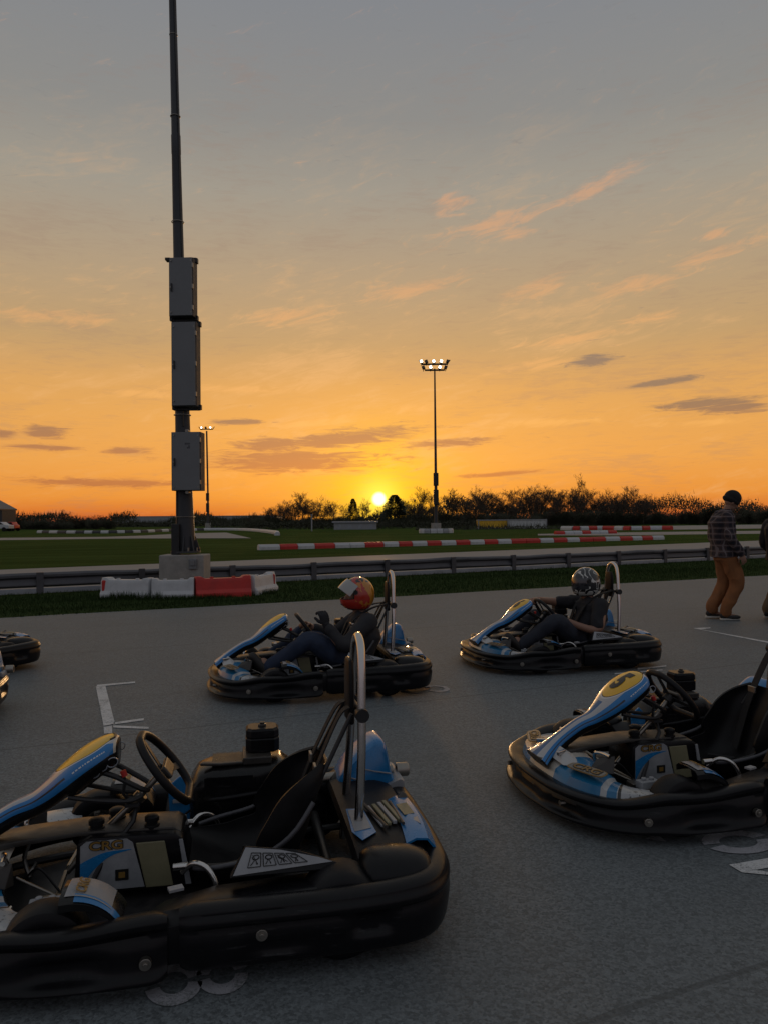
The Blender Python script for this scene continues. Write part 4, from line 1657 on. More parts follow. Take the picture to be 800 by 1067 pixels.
def make_kart(num, with_near_front_logo=True):
    K = empty('go_kart')
    iL, iR = idx_at(.02, True), idx_at(.02, False)
    # LOOP runs from the nose centre (0) through the left side
    fb = bumper(K, iR - 400 + 1, iL - 1, FPROF, 'front_bumper', M_['black'], front_mod)
    rb = bumper(K, iL + 1, iR - 1, RPROF, 'rear_bumper', M_['black'], rear_mod)
    # bolts on the bumpers
    for (par, pts) in ((fb, [(.60, 1, .105), (.10, 1, .115)]), (rb, [(-.25, 1, .16), (-.25, -1, .16)])):
        for (x, s, z) in pts:
            i = idx_at(x, s > 0)
            p, n = LOOP[i], loop_n(i)
            b = MB()
            q = Vector((p[0] + n.x * .004, p[1] + n.y * .004, z))
            nn = Vector((n.x, n.y, 0))
            b.cyl(q, q + nn * .022, .018, 18)
            b.cyl(q + nn * .02, q + nn * .028, .009, 6)
            b.build('bolt', M_['steel'], par, smooth=20, bevel=.002)
    for s in (-.30, .30):
        b = MB(); b.cyl((.845, s, .11), (.872, s, .11), .012, 12); b.build('bolt', M_['steel'], fb, smooth=20)

    # floor, frame tubes
    b = MB()
    b.prism([(.72, .14), (.72, -.14), (.5, -.27), (-.1, -.29), (-.42, -.29), (-.42, .29), (-.1, .29), (.5, .27)], .006, Matrix.Translation((0, 0, .055)))
    b.build('floor_pan', M_['darksteel'], K, smooth=0)
    b = MB()
    for s in (-1, 1):
        b.tube(catmull([(.74, s * .10, .07), (.70, s * .22, .07), (.45, s * .30, .075), (.1, s * .33, .075), (-.3, s * .33, .075), (-.55, s * .30, .09), (-.75, s * .28, .12)], 24), .015, 8)
        b.tube(catmull([(.42, s * .32, .08), (.36, s * .50, .10), (.1, s * .55, .10), (-.15, s * .54, .10), (-.22, s * .34, .08)], 20), .012, 8)
        b.tube([(.42, s * .28, .12), (.42, s * .44, .13)], .014, 8)
    b.tube([(.74, -.10, .07), (.74, .10, .07)], .015, 8)
    b.tube([(.36, -.33, .075), (.36, .33, .075)], .014, 8)
    b.tube([(-.5, -.50, .135), (-.5, .50, .135)], .020, 12)
    b.build('frame', M_['darksteel'], K, smooth=40)
    for s in (-1, 1):
        wheel(K, .40, s * .50, .128, .12, steer=.05)
        wheel(K, -.50, s * .475, .138, .17)
    # fenders over the front wheels
    for s in (-1, 1):
        b = MB()
        rings = []
        for i in range(15):
            a = radians(22 + 82 * i / 14) if False else radians(100 - 96 * i / 14)
            # a: angle from forward horizontal; arc over the rear half of the wheel
            cx, cz = .345, .118
            ang = radians(88 + 66 * i / 14)
            rr = .168 + .02 * sin(max(0, ang - pi / 2) * 1.2)
            w = .075
            rings.append([(cx + rr * cos(ang), s * .50 + y, cz + (rr + dz_) * sin(ang)) for y, dz_ in ((-w, -.028), (-w, -.008), (-w * .8, .004), (0, .008), (w * .8, .004), (w, -.008), (w, -.028))])
        b.rings(rings, close_ring=False, cap=False)
        fe = b.build('fender', M_['black_gloss'], K, smooth=50, solid=.006)
        b = MB()
        r2s = [[(Vector(p) + Vector((0, 0, .006))) for p in r[1:5]] for r in rings[1:12]]
        b.rings(r2s, close_ring=False, cap=False)
        b.build('sticker', M_['silver'], fe, smooth=50)
        b = MB()
        out = (4, 5) if s > 0 else (2, 1)
        r3 = [[(Vector(r[out[0]]) + Vector((0, -s * .012, .008))), (Vector(r[out[1]]) + Vector((0, s * .002, .008)))] for r in rings[3:15]]
        b.rings(r3, close_ring=False, cap=False)
        b.build('stripe', M_['blue'], fe, smooth=50)
        Mx = frame((rings[4][3][0], s * .50, rings[4][3][2] + .008), (0, -s, 0), (-1, 0, .15))
        text_mesh('lettering', 'CRG', .045, frame((rings[4][3][0] - .002, s * .50, rings[4][3][2] + .0085), (0, -1, 0), (1, 0, .35)), M_['gold'], fe, bold=.001)

    # nose cone, a band lying inside the front bumper
    b = MB()
    rings = []
    i0, i1 = idx_at(.50, False) - 400, idx_at(.50, True)
    NV = 70
    for j in range(NV + 1):
        i = i0 + (i1 - i0) * j / NV
        ii = int(round(i))
        p, n = LOOP[ii % 400], loop_n(ii)
        s = abs(2 * j / NV - 1)
        wd = .235 - .06 * s
        ring = []
        for k in range(11):
            u = k / 10
            off = -.062 - wd * u
            zc = .195 + (.070 * (1 - s) ** 1.2) * sin(u * pi * .62) + .012 * sin(u * pi) - .035 * s * u
            if s > .66: zc -= .012
            if k == 0: zc = .15
            ring.append((p[0] + n.x * off, p[1] + n.y * off, zc))
        rings.append(ring)
    b.rings(rings, close_ring=False, cap=False, uv=True)
    nose = b.build('nose_cone', M_['nose'], K, smooth=45, solid=.006)

    def nose_fn(side):
        def f(x, y):
            # x along the outline (m), y from outer to inner
            base = idx_at(.795, side > 0)
            per = .011
            i = base + int(round(-x / .0112 * side)) * side * (1 if side > 0 else -1) if False else base + (x / .0112) * (1 if side > 0 else 1)
            ii = int(math.floor(i)); fr = i - ii
            p0, p1 = LOOP[ii % 400], LOOP[(ii + 1) % 400]
            n = loop_n(ii)
            off = -.062 - .07 + y * -1.0
            return Vector((p0[0] + (p1[0] - p0[0]) * fr + n.x * off, p0[1] + (p1[1] - p0[1]) * fr + n.y * off, .288 - (y + .0) * 0 - .0 + (-.022)))
        return f
    for sd_ in (1, -1):
        i = idx_at(.845, sd_ > 0)
        p, n = LOOP[i], loop_n(i)
        tng = Vector((LOOP[(i + 1) % 400][0] - LOOP[(i - 1) % 400][0], LOOP[(i + 1) % 400][1] - LOOP[(i - 1) % 400][1], 0)).normalized()
        c = Vector((p[0] - n.x * .125, p[1] - n.y * .125, .248))
        # text reads for someone standing outside, so up is inwards
        inw = Vector((-n.x, -n.y, .12))
        right = inw.cross(Vector((0, 0, 1))).normalized()
        Mx = frame(c, right, inw)
        b = MB()
        ol = []
        for k in range(28):
            a = 2 * pi * k / 28
            ol.append((.105 * (abs(cos(a)) ** .5) * (1 if cos(a) > 0 else -1), .036 * (abs(sin(a)) ** .5) * (1 if sin(a) > 0 else -1)))
        b.prism(ol, .003, Mx @ Matrix.Translation((0, 0, -.004)))
        pl_ = b.build('logo_patch', M_['gold'], nose, smooth=30)
        b = MB(); b.prism([(x * .93, y * .86) for x, y in ol], .003, Mx @ Matrix.Translation((0, 0, -.0025)))
        b.build('logo_ground', M_['steel'], pl_, smooth=30)
        text_mesh('lettering', 'CRG', .062, Mx @ Matrix.Translation((0, 0, .0012)), M_['ink'], pl_, bold=.0045, sx=1.25)
        text_mesh('lettering', 'CRG', .062, Mx @ Matrix.Translation((0, 0, .0026)), M_['gold'], pl_, bold=.0008, sx=1.25)
    # upright fins and white wedges that tie the nose to the stem
    for s in (-1, 1):
        b = MB()
        b.add([(.80, s * .07, .245), (.70, s * .10, .26), (.70, s * .20, .225), (.79, s * .17, .235), (.75, s * .055, .295)], [(0, 3, 2), (0, 2, 1), (0, 4, 3), (4, 1, 2), (4, 2, 3), (0, 1, 4)])
        b.build('white_wedge', M_['white'], nose, smooth=0, bevel=.004)
        b = MB()
        b.add([(.70, s * .235, .215), (.58, s * .27, .205), (.56, s * .25, .285), (.64, s * .22, .27), (.68, s * .22, .205), (.56, s * .23, .20)], [(0, 1, 2, 3), (4, 5, 2, 3), (0, 4, 3), (1, 5, 2), (0, 1, 5, 4)])
        b.build('deflector', M_['brown'], nose, smooth=0, bevel=.003)
    for s in (-1, 1):
        b = MB()
        b.box((.765, s * .105, .275), (.06, .014, .02), rz=.5 * s)
        b.build('clip', M_['chrome'], nose, smooth=0, bevel=.003)

    pn = panel_mesh(K)
    if num:
        surf_text('number', num, .155, panel_fn(.715), M_['ink'], pn, bold=.009, sx=.85, shear=.12)
    # rim strip and vent on the crown of the panel
    b = MB()
    for s in (-1, 1):
        b.tube([panel_pt(s * .30, .93, .002), panel_pt(s * .12, .955, .002)], .004, 6)
    b.tube([panel_pt(-.12 + .24 * k / 4, .955, .002) for k in range(5)], .004, 6)
    b.build('vent', M_['ink'], pn, smooth=30)
    rr_ = random.Random(3)
    for s in (-1, 1):
        b = MB()
        v = .66
        while v < .88:                        # a line of small unreadable print
            dv = rr_.choice((.008, .012, .016))
            a_, c_ = panel_pt(s * .78, v, .001), panel_pt(s * .78, v + dv, .001)
            a2_, c2__ = panel_pt(s * .83, v, .001), panel_pt(s * .83, v + dv, .001)
            b.add([a_, c_, c2__, a2_], [(0, 1, 2, 3)])
            v += dv + .006
        b.build('small_print', M_['whitemark'], pn, smooth=0)
        b = MB()
        c, T, N = panel_frame(.80)
        q = Vector((c[0], s * (c[2] * .93), c[1])) - N * .028
        Mx = frame(q, T * -s, N) 
        for (x, w) in ((-.035, .02), (0, .012), (.035, .018)):
            pts = [Mx @ Vector((x + w * cos(2 * pi * k / 16), w * .8 * sin(2 * pi * k / 16), .012)) for k in range(16)]
            b.tube(pts, .0022, 5, closed=True)
        b.build('emblem', M_['rail_light'], pn, smooth=0)
    # dark stay bars behind the panel
    for s in (-1, 1):
        b = MB()
        b.tube(catmull([(.33, s * .07, .515), (.26, s * .06, .485), (.17, s * .05, .43), (.15, s * .03, .42)], 12), .010, 8)
        b.tube(catmull([(.42, s * .08, .43), (.34, s * .07, .41), (.22, s * .05, .39), (.17, s * .03, .40)], 12), .009, 8)
        b.build('panel_stay', M_['darksteel'], K, smooth=40)

    # steering
    wc = Vector((.085, 0, .487)); wx = Vector((.62, 0, .785)).normalized(); wy = Vector((0, 1, 0)); wn = Vector((-.785, 0, .62))
    sw = []
    for k in range(48):
        a = 2 * pi * k / 48
        r = .155
        u, v = r * cos(a), r * sin(a)
        if v > .115 + .0: pass
        sw.append(wc + wy * (u * 1.0) + wx * max(min(v, .150), -.128 if abs(u) < .13 else -9))
    b = MB()
    b.tube(sw, .0155, 12, closed=True)
    wh = b.build('steering_wheel', M_['black_rough'], K, smooth=60)
    b = MB()
    for a in (pi / 2 + 1.9, pi / 2 - 1.9, pi / 2 + .0):
        d = wy * cos(a) + wx * sin(a)
        o1 = d.cross(wn).normalized()
        p, q = wc - wn * .02, wc + d * .145
        b.add([p + o1 * .018, p - o1 * .018, q - o1 * .013, q + o1 * .013, p + o1 * .018 + wn * .004, p - o1 * .018 + wn * .004, q - o1 * .013 + wn * .004, q + o1 * .013 + wn * .004],
              [(0, 1, 2, 3), (4, 5, 6, 7), (0, 1, 5, 4), (1, 2, 6, 5), (2, 3, 7, 6), (3, 0, 4, 7)])
    b.cyl(wc - wn * .045, wc - wn * .012, .030, 20)
    b.build('spoke', M_['darksteel'], wh, smooth=30)
    b = MB()
    b.box(tuple(wc + wn * .004), (.05, .13, .018), None)
    mpad = b.build('hub_pad', M_['brown'], wh, smooth=0, bevel=.006)
    for v in mpad.data.vertices:
        d = v.co - wc
        v.co = wc + wx * d.x + wy * d.y + wn * d.z
    b = MB()
    b.tube([wc - wn * .03, (.20, 0, .37), (.29, 0, .29), (.44, 0, .13)], [.012, .012, .012, .011], 12)
    b.tube([(.175, 0, .395), (.19, 0, .38)], .024, 14)
    b.build('steering_column', M_['steel'], K, smooth=40)
    b = MB()
    for s in (-1, 1):
        b.tube([(.19, 0, .38), (.20, s * .06, .32), (.30, s * .11, .20), (.36, s * .14, .09)], .010, 8)
        b.box((.205, s * .035, .375), (.05, .05, .012))
    b.tube([(.21, .02, .37), (.235, .055, .42), (.228, .06, .47), (.235, .06, .49)], .006, 8)
    b.build('column_bracket', M_['darksteel'], K, smooth=40)
    b = MB()
    b.cyl((.228, .06, .485), (.236, .06, .505), .011, 10)
    b.build('brake_knob', M_['red'], K, smooth=40)
    b = MB()
    for s in (-1, 1):
        b.tube([(.44, s * .02, .14), (.42, s * .42, .14)], .008, 8)
        b.tube([(.40, s * .40, .09), (.40, s * .40, .20)], .013, 8)
    b.build('tie_rod', M_['steel'], K, smooth=40)

    # pedals
    for s in (-1, 1):
        b = MB()
        b.tube(catmull([(.60, s * .13, .07), (.62, s * .14, .14), (.60, s * .145, .21), (.615, s * .15, .27), (.60, s * .19, .285), (.59, s * .255, .285)], 20), .0085, 8)
        b.tube([(.60, s * .13, .08), (.60, s * .22, .08)], .009, 8)
        b.build('pedal', M_['chrome'], K, smooth=40)
    b = MB()
    b.tube([(.57, .17, .20), (.42, .20, .13), (.2, .24, .10)], .005, 6)
    b.box((.42, .24, .125), (.12, .06, .05))
    b.build('pedal_linkage', M_['steel'], K, smooth=0, bevel=.004)

    # centre console with cream fuel tank
    b = MB()
    b.prism([(.40, .09), (.385, .275), (.34, .292), (.05, .285), (.02, .265), (-.015, .09)], .23, Matrix.Translation((0, .115, 0)) @ MR)
    cs = b.build('console', M_['black'], K, smooth=30, bevel=.012)
    b = MB(); b.prism([(.86, .245), (.60, .285), (.39, .300), (.06, .292), (.03, .275), (.03, .27), (.39, .285), (.60, .265), (.86, .225)], .15, Matrix.Translation((0, .075, 0)) @ MR)
    b.build('top_cover', M_['brown'], cs, smooth=40, bevel=.01)
    for s in (-1, 1):
        b = MB()
        y = s * .1165
        ol = [(.375, .105), (.372, .265), (.352, .280), (.215, .280), (.195, .265), (.155, .105)]
        b.prism(ol, .004, Matrix.Translation((0, y + .002, 0)) @ MR)
        sg = b.build('side_panel', M_['white' if s < 0 else 'silver'], cs, smooth=0)
        b = MB()
        y2 = y + s * .0035
        # blue swoosh
        top = catmull([(.373, .205), (.33, .225), (.28, .240), (.20, .243)], 12)
        bot = catmull([(.20, .2415), (.26, .228), (.30, .205), (.34, .165), (.374, .11)], 14)
        b.prism(top + bot, .002, Matrix.Translation((0, y2, 0)) @ MR)
        b.build('swoosh', M_['blue'], sg, smooth=0)
        b = MB(); b.box((.232, y2, .155), (.045, .003, .038)); b.build('square_sticker', M_['ink'], sg, smooth=0)
        b = MB(); b.box((.232, y2 + s * .002, .155), (.022, .002, .020)); b.build('square_mark', M_['gold'], sg, smooth=0)
        R_ = frame((.285, y + s * .0032, .262), (-s, 0, 0), (0, 0, 1))
        text_mesh('lettering', 'CRG', .042, R_, M_['ink'], sg, bold=.0028, sx=1.35)
        text_mesh('lettering', 'CRG', .042, R_ @ Matrix.Translation((0, 0, .0012)), M_['gold'], sg, bold=.0006, sx=1.35)
        b = MB(); b.prism([(.150, .10), (.150 + .035, .262), (.085, .262), (.055, .10)], .006, Matrix.Translation((0, y + .003, 0)) @ MR)
        b.build('fuel_tank', M_['tank'], cs, smooth=0, bevel=.003)
        b = MB(); b.prism([(.012, .10), (.035, .262), (.022, .262), (-.008, .10)], .006, Matrix.Translation((0, y + .003, 0)) @ MR)
        b.build('trim', M_['silver'], cs, smooth=0)
    for (x, y, r) in ((.33, .04, .028), (.135, .05, .026), (.27, -.05, .03)):
        b = MB()
        b.lathe([(0, 0), (r, 0), (r * 1.05, .008), (r, .014), (r * .8, .016), (r * .8, .024), (r, .026), (r, .040), (r * .7, .046), (0, .048)], 20, Matrix.Translation((x, y, .288)))
        b.build('filler_cap', M_['black_rough'], cs, smooth=40)

    # seat
    SP = catmull([(.03, .175, .165, .02), (-.05, .135, .18, .06), (-.15, .095, .195, .11), (-.27, .085, .20, .14), (-.36, .13, .205, .17), (-.42, .23, .205, .18), (-.455, .34, .19, .15), (-.49, .43, .16, .09), (-.51, .485, .11, .035)], 40)
    b = MB()
    rings = []
    for j, (x, z, w, wing) in enumerate(SP):
        a_, c_ = SP[max(j - 1, 0)], SP[min(j + 1, 39)]
        T = Vector((c_[0] - a_[0], 0, c_[1] - a_[1])).normalized()
        N = Vector((T.z, 0, -T.x))
        if N.z < 0 and j < 20: N = -N
        if j >= 20 and N.x < 0: N = -N
        ring = []
        for k in range(17):
            s = -1 + 2 * k / 16
            ring.append(Vector((x, 0, z)) + Vector((0, w * sin(s * pi / 2) if abs(s) < 2 else 0, 0)) + N * (wing * abs(s) ** 3.0))
        rings.append(ring)
    b.rings(rings, close_ring=False, cap=False)
    seat = b.build('seat', M_['seat'], K, smooth=60, solid=.012)
    for s in (-1, 1):
        b = MB()
        b.tube(catmull([(-.02, s * .20, .19), (-.10, s * .235, .20), (-.25, s * .25, .23), (-.36, s * .26, .30), (-.44, s * .235, .40)], 16), .009, 8)
        b.build('edge_trim', M_['rail_dark'], seat, smooth=50)
    # bent chrome brackets at the seat front
    for s in (-1, 1):
        b = MB()
        b.tube(catmull([(.02, s * .19, .175), (-.02, s * .22, .215), (-.07, s * .25, .205), (-.10, s * .27, .15), (-.09, s * .28, .08)], 18), .010, 8)
        b.tube([(.05, s * .20, .20), (.0, s * .20, .20)], .013, 10)
        b.build('seat_bracket', M_['chrome'], K, smooth=50)

    # side pods
    for s in (-1, 1):
        b = MB()
        rings = []
        for (x, yi, yo, zi, zo) in ((.13, .40, .60, .14, .195), (.06, .36, .60, .16, .21), (-.10, .33, .60, .18, .225), (-.30, .33, .60, .19, .235), (-.50, .34, .60, .20, .24), (-.56, .36, .60, .17, .235)):
            rings.append([(x, s * yi, .08), (x, s * yi, zi), (x, s * (yi + .04), zi + .02), (x, s * (yo - .06), zo + .004), (x, s * yo, zo - .015), (x, s * yo, .08)])
        b.rings(rings)
        pod = b.build('side_pod', M_['black'], K, smooth=35, bevel=.006)
        if s > 0:
            b = MB()
            A = [Vector(p) for p in ((-.145, .47, .262), (-.195, .425, .345), (-.36, .425, .318), (-.50, .455, .275), (-.50, .47, .262))]
            nn_ = (A[1] - A[0]).cross(A[3] - A[0]).normalized()
            A = [q - nn_ * (q - A[0]).dot(nn_) for q in A]
            B = [Vector((p.x, .37, p.z - .03)) for p in A]
            o0 = len(b.v)
            b.add(A + B, [(0, 1, 2, 3, 4), (9, 8, 7, 6, 5), (0, 5, 6, 1), (1, 6, 7, 2), (2, 7, 8, 3), (3, 8, 9, 4), (4, 9, 5, 0)])
            wg = b.build('pod_wedge', M_['black'], pod, smooth=0, bevel=.004)
            pn0 = (A[1] - A[0]).cross(A[2] - A[0]).normalized()
            if pn0.y < 0: pn0 = -pn0
            cen = (A[0] + A[1] + A[2] + A[3]) / 4
            Fm = frame(cen + pn0 * .004, (A[3] - A[0]).normalized(), Vector((0, 0, 1)))

            def wp(a_, b_): # bilinear on the wedge's face
                lo = A[0].lerp(A[3], a_); hi = A[1].lerp(A[2].lerp(A[3], .15), a_)
                return lo.lerp(hi, b_) + pn0 * .006
            b = MB(); b.add([wp(.02, .07), wp(.02, .95), wp(.60, .96), wp(.97, .5), wp(.98, .12)], [(0, 1, 2, 3, 4)])
            stk = b.build('warning_sticker', M_['silver'], wg, smooth=0)
            b = MB()
            for k in range(4):
                u0 = .14 + k * .165
                c = [wp(u0, .28), wp(u0 + .135, .28), wp(u0 + .135, .78), wp(u0, .78)]
                c = [q + pn0 * .002 for q in c]
                for q0, q1 in zip(c, c[1:] + c[:1]): b.tube([q0, q1], .0016, 4)
                mid = sum(c, Vector()) / 4
                ex = (c[1] - c[0]) / 2; ey = (c[3] - c[0]) / 2
                ring = [mid + ex * (.5 * cos(2 * pi * q / 12)) + ey * (.35 + .32 * sin(2 * pi * q / 12)) for q in range(12)]
                b.tube(ring, .0018, 4, closed=True)
                b.tube([mid - ex * .5 - ey * .7, mid + ey * .1, mid + ex * (.5 - .2 * k) - ey * .65], .0020, 4)
                if k % 2 == 0: b.tube([mid - ex * .6 + ey * .7, mid + ex * .6 - ey * .6], .0014, 4)
            b.build('pictogram', M_['ink'], stk, smooth=0)
            b = MB(); b.box((.02, .50, .262), (.045, .03, .008), rz=.3); b.build('small_label', M_['silver'], pod, smooth=0)

    # engine on the right
    b = MB()
    ol = [(.02, .16), (.025, .29), (-.01, .345), (-.07, .365), (-.36, .375), (-.42, .33), (-.43, .16)]
    rings = []
    for (y, k, dz_) in ((-.31, .86, -.03), (-.33, .96, -.005), (-.37, 1.0, 0), (-.52, 1.0, 0), (-.56, .96, -.005), (-.585, .86, -.03)):
        rings.append([((x + .2) * k - .2, y, (z - .16) * (1 if k == 1 else .97) + .16 + (dz_ if z > .3 else 0)) for x, z in ol])
    b.rings(rings)
    en_ = b.build('engine', M_['black_gloss'], K, smooth=25, bevel=.012)
    b = MB()
    for k in range(9):
        b.box((-.085 - k * .014, -.44, .3765), (.006, .12 + .02 * (k % 2), .008))
    b.box((-.145, -.44, .371), (.15, .16, .008))
    b.build('cooling_grille', M_['black'], en_, smooth=0)
    b = MB()
    b.prism([(-.02, -.36), (-.10, -.34), (-.20, -.345), (-.20, -.37), (-.10, -.37), (-.03, -.39)], .012, Matrix.Translation((0, 0, .372)))
    b.box((-.26, -.43, .385), (.12, .18, .03))
    b.build('shroud_rib', M_['brown'], en_, smooth=0, bevel=.004)
    b = MB()
    b.tube([(.01, -.33, .24), (-.12, -.312, .245), (-.30, -.31, .262), (-.40, -.32, .27)], .012, 8)
    b.box((-.14, -.315, .31), (.20, .012, .05))
    b.build('fuel_line', M_['black'], en_, smooth=50)
    b = MB()
    rings = []
    for (z, k) in ((.40, .9), (.405, 1), (.455, 1), (.46, .94), (.466, .99), (.492, .97), (.502, .86)):
        rings.append([(-.285 + .072 * k * sx_, -.46 + .062 * k * sy_, z) for sx_, sy_ in ((1, .6), (.7, 1), (-.7, 1), (-1, .6), (-1, -.6), (-.7, -1), (.7, -1), (1, -.6))])
    b.rings(rings)
    af = b.build('air_filter', M_['black'], K, smooth=30)
    b = MB()
    b.lathe([(0, 0), (.018, 0), (.018, .006), (.010, .010), (.013, .016), (0, .018)], 14, Matrix.Translation((-.285, -.46, .502)))
    b.build('knob', M_['brown'], af, smooth=30)
    b = MB(); b.prism([(.10, .12), (.11, .30), (.06, .34), (.02, .30), (.02, .12)], .012, Matrix.Translation((0, -.35, 0)) @ MR); b.build('heat_guard', M_['blue'], K, smooth=0, bevel=.004)
    b = MB(); b.box((.065, -.338, .24), (.05, .006, .014)); b.build('guard_label', M_['silver'], K, smooth=0)

    # blue rear shroud over the chain side, exhaust tip
    b = MB()
    ol = catmull([(-.615, .17), (-.60, .27), (-.64, .345), (-.70, .405), (-.765, .447), (-.805, .438), (-.825, .38), (-.84, .30), (-.87, .225), (-.86, .17)], 40)
    rings = []
    for (y, k) in ((-.30, .90), (-.315, .97), (-.34, 1), (-.46, 1.0), (-.485, .97), (-.50, .90)):
        rings.append([((x + .74) * k - .74, y, (z - .25) * k + .25) for x, z in ol])
    b.rings(rings)
    sh_ = b.build('rear_shroud', M_['blue'], K, smooth=50)
    b = MB()
    ol2 = catmull([(-.60, .235), (-.70, .243), (-.80, .258), (-.875, .285), (-.885, .25), (-.85, .205), (-.75, .185), (-.61, .18)], 30)
    rings = [[((x + .74) * k - .74, y, z) for x, z in ol2] for y, k in ((-.27, .95), (-.285, 1), (-.50, 1), (-.515, .95))]
    b.rings(rings)
    b.build('shroud_band', M_['silver'], sh_, smooth=50)
    b = MB()
    for k in range(2):
        b.tube([(-.65 - .03 * k, -.296, .30 + .04 * k), (-.74 - .02 * k, -.292, .27 + .05 * k), (-.83, -.296, .255 + .05 * k)], .003, 5)
    b.add([(-.66, -.2945, .20 + .045), (-.76, -.2945, .25), (-.72, -.2945, .285)], [(0, 1, 2)])
    b.build('scuff_sticker', M_['silver'], sh_, smooth=0)
    b = MB()
    b.lathe([(.018, 0), (.030, 0), (.030, .05), (.026, .055), (.018, .055), (.018, .0)], 20, Matrix.Translation((-.875, -.40, .285)) @ Matrix.Rotation(-pi / 2, 4, 'Y'))
    b.tube([(-.86, -.40, .285), (-.70, -.42, .27), (-.5, -.42, .26)], .024, 12)
    b.build('exhaust_pipe', M_['steel'], K, smooth=50)

    # rear deck with scuffed stickers
    b = MB()
    rings = []
    for (x, zc) in ((-.565, .245), (-.575, .268), (-.60, .276), (-.68, .280), (-.76, .278), (-.82, .262)):
        w = .50 if x > -.7 else .50 - .9 * (-.7 - x)
        rings.append([(x, w * (-1 + 2 * k / 20), zc - .05 * abs(-1 + 2 * k / 20) ** 8) for k in range(21)])
    b.rings(rings, close_ring=False, cap=False)
    dk = b.build('rear_deck', M_['black_rough'], K, smooth=40, solid=.01)
    for s in (-1, 1):
        b = MB()
        rings = []
        for (y, k, h) in ((.30, .55, .24), (.33, .85, .275), (.38, 1.0, .298), (.45, 1.0, .300), (.51, .92, .285), (.545, .7, .245)):
            rings.append([(-.69 + .125 * k * cx_, s * y, z_ if z_ < .2 else h - dz__) for cx_, z_, dz__ in ((1.0, .19, 0), (1.0, .3, .035), (.8, .3, .008), (.3, .3, 0), (-.4, .3, .004), (-.9, .3, .02), (-1.05, .3, .045), (-1.05, .19, 0))])
        b.rings(rings)
        b.build('wheel_cover', M_['black'], dk, smooth=50, subsurf=1)

    def patch(name, pts, mat, lift, par=None, th=.002):
        b = MB()
        b.prism(pts, th, Matrix.Translation((0, 0, lift)))
        return b.build(name, mat, par or dk, smooth=0)
    patch('deck_sticker', [(-.585, .03), (-.65, .04), (-.66, .27), (-.60, .33), (-.575, .25)], M_['blue'], .288)
    patch('deck_sticker', [(-.59, .05), (-.645, .055), (-.648, .235), (-.585, .255)], M_['silver'], .2905)
    for q, (mt, xa) in enumerate((('silver', -.668), ('tank', -.693), ('silver', -.716), ('tank', -.738))):
        b = MB()
        b.box((xa - .012, .14 - .012 * q, .296), (.016, .20, .010 + .002 * q), rz=.12)
        b.build('deck_bar', M_[mt], dk, smooth=0, bevel=.003)
    b = MB()
    b.tube([(-.655, .02, .30), (-.70, .26, .30)], .007, 8)
    b.tube([(-.76, .02, .30), (-.765, .24, .30)], .006, 8)
    b.build('deck_rail', M_['brown'], dk, smooth=40)
    b = MB()
    rings = []
    for (x, z) in ((-.765, .285), (-.80, .300), (-.84, .296), (-.868, .262)):
        rings.append([(x + .03 * max(0, (y - .2)) * 3, y, z - .012 * (abs(y - .15) / .22) ** 3) for y in (-.06, .0, .08, .16, .24, .31, .36)])
    b.rings(rings, close_ring=False, cap=False)
    tp = b.build('tail_panel', M_['blue'], K, smooth=40, solid=.008)
    patch('tail_sticker', [(-.775, .06), (-.82, .05), (-.825, .16), (-.785, .17)], M_['tank'], .302, tp)
    patch('tail_sticker', [(-.80, .20), (-.83, .19), (-.825, .26)], M_['silver'], .300, tp)
    b = MB()
    b.add([(-.80, -.08, .285), (-.87, -.05, .27), (-.86, -.02, .27), (-.80, -.02, .30), (-.83, -.05, .315)], [(0, 1, 4), (1, 2, 4), (2, 3, 4), (3, 0, 4), (0, 3, 2, 1)])
    b.build('light_bracket', M_['brown'], K, smooth=0, bevel=.004)

    # roll bar, its pad and the belts
    b = MB()
    hp = catmull([(-.60, .16, .10), (-.615, .155, .30), (-.63, .14, .52), (-.636, .115, .74), (-.640, .095, .86), (-.642, .065, .925), (-.642, 0, .952),
                  (-.642, -.065, .925), (-.640, -.095, .86), (-.636, -.115, .74), (-.63, -.14, .52), (-.615, -.155, .30), (-.60, -.16, .10)], 72)
    b.tube(hp, .0165, 16)
    rbar = b.build('roll_bar', M_['chrome'], K, smooth=60)
    b = MB()
    b.tube([(-.634, .13, .675), (-.634, -.13, .675)], .0125, 12)
    for s in (-1, 1):
        b.cyl((-.634, s * .105, .675), (-.634, s * .150, .675), .026, 14)
        b.tube([(-.60, s * .10, .675), (-.50, s * .11, .48), (-.44, s * .13, .38)], .009, 8)
    b.build('cross_bar', M_['darksteel'], rbar, smooth=40)
    b = MB()
    b.prism([(-.070, .62), (-.070, .81), (-.048, .87), (.048, .87), (.070, .81), (.070, .62)], .022, Matrix.Translation((-.635, 0, 0)) @ Matrix.Rotation(pi / 2, 4, 'Z') @ MR @ Matrix.Translation((0, 0, -.0)))
    hr = b.build('headrest', M_['black_rough'], K, smooth=30, bevel=.012)
    mxx = max(v.co.x for v in hr.data.vertices)
    for v in hr.data.vertices: v.co.x += -.615 - mxx + .02
    for s in (-1, 1):
        b = MB()
        cl = catmull([(-.60, s * .055, .69), (-.56, s * .06, .66), (-.49, s * .075, .52), (-.44, s * .085, .40), (-.40, s * .09, .28), (-.34, s * .07, .16)], 30)
        rings = []
        for j, p in enumerate(cl):
            rings.append([(p[0], p[1] - .023, p[2]), (p[0], p[1] + .023, p[2]), (p[0] + .004, p[1] + .023, p[2] + .003), (p[0] + .004, p[1] - .023, p[2] + .003)])
        b.rings(rings)
        bl = b.build('seat_belt', M_['belt'], K, smooth=30)
        b = MB()
        c = cl[14]
        b.box((c[0] + .006, c[1], c[2]), (.012, .054, .035), Matrix.Identity(4))
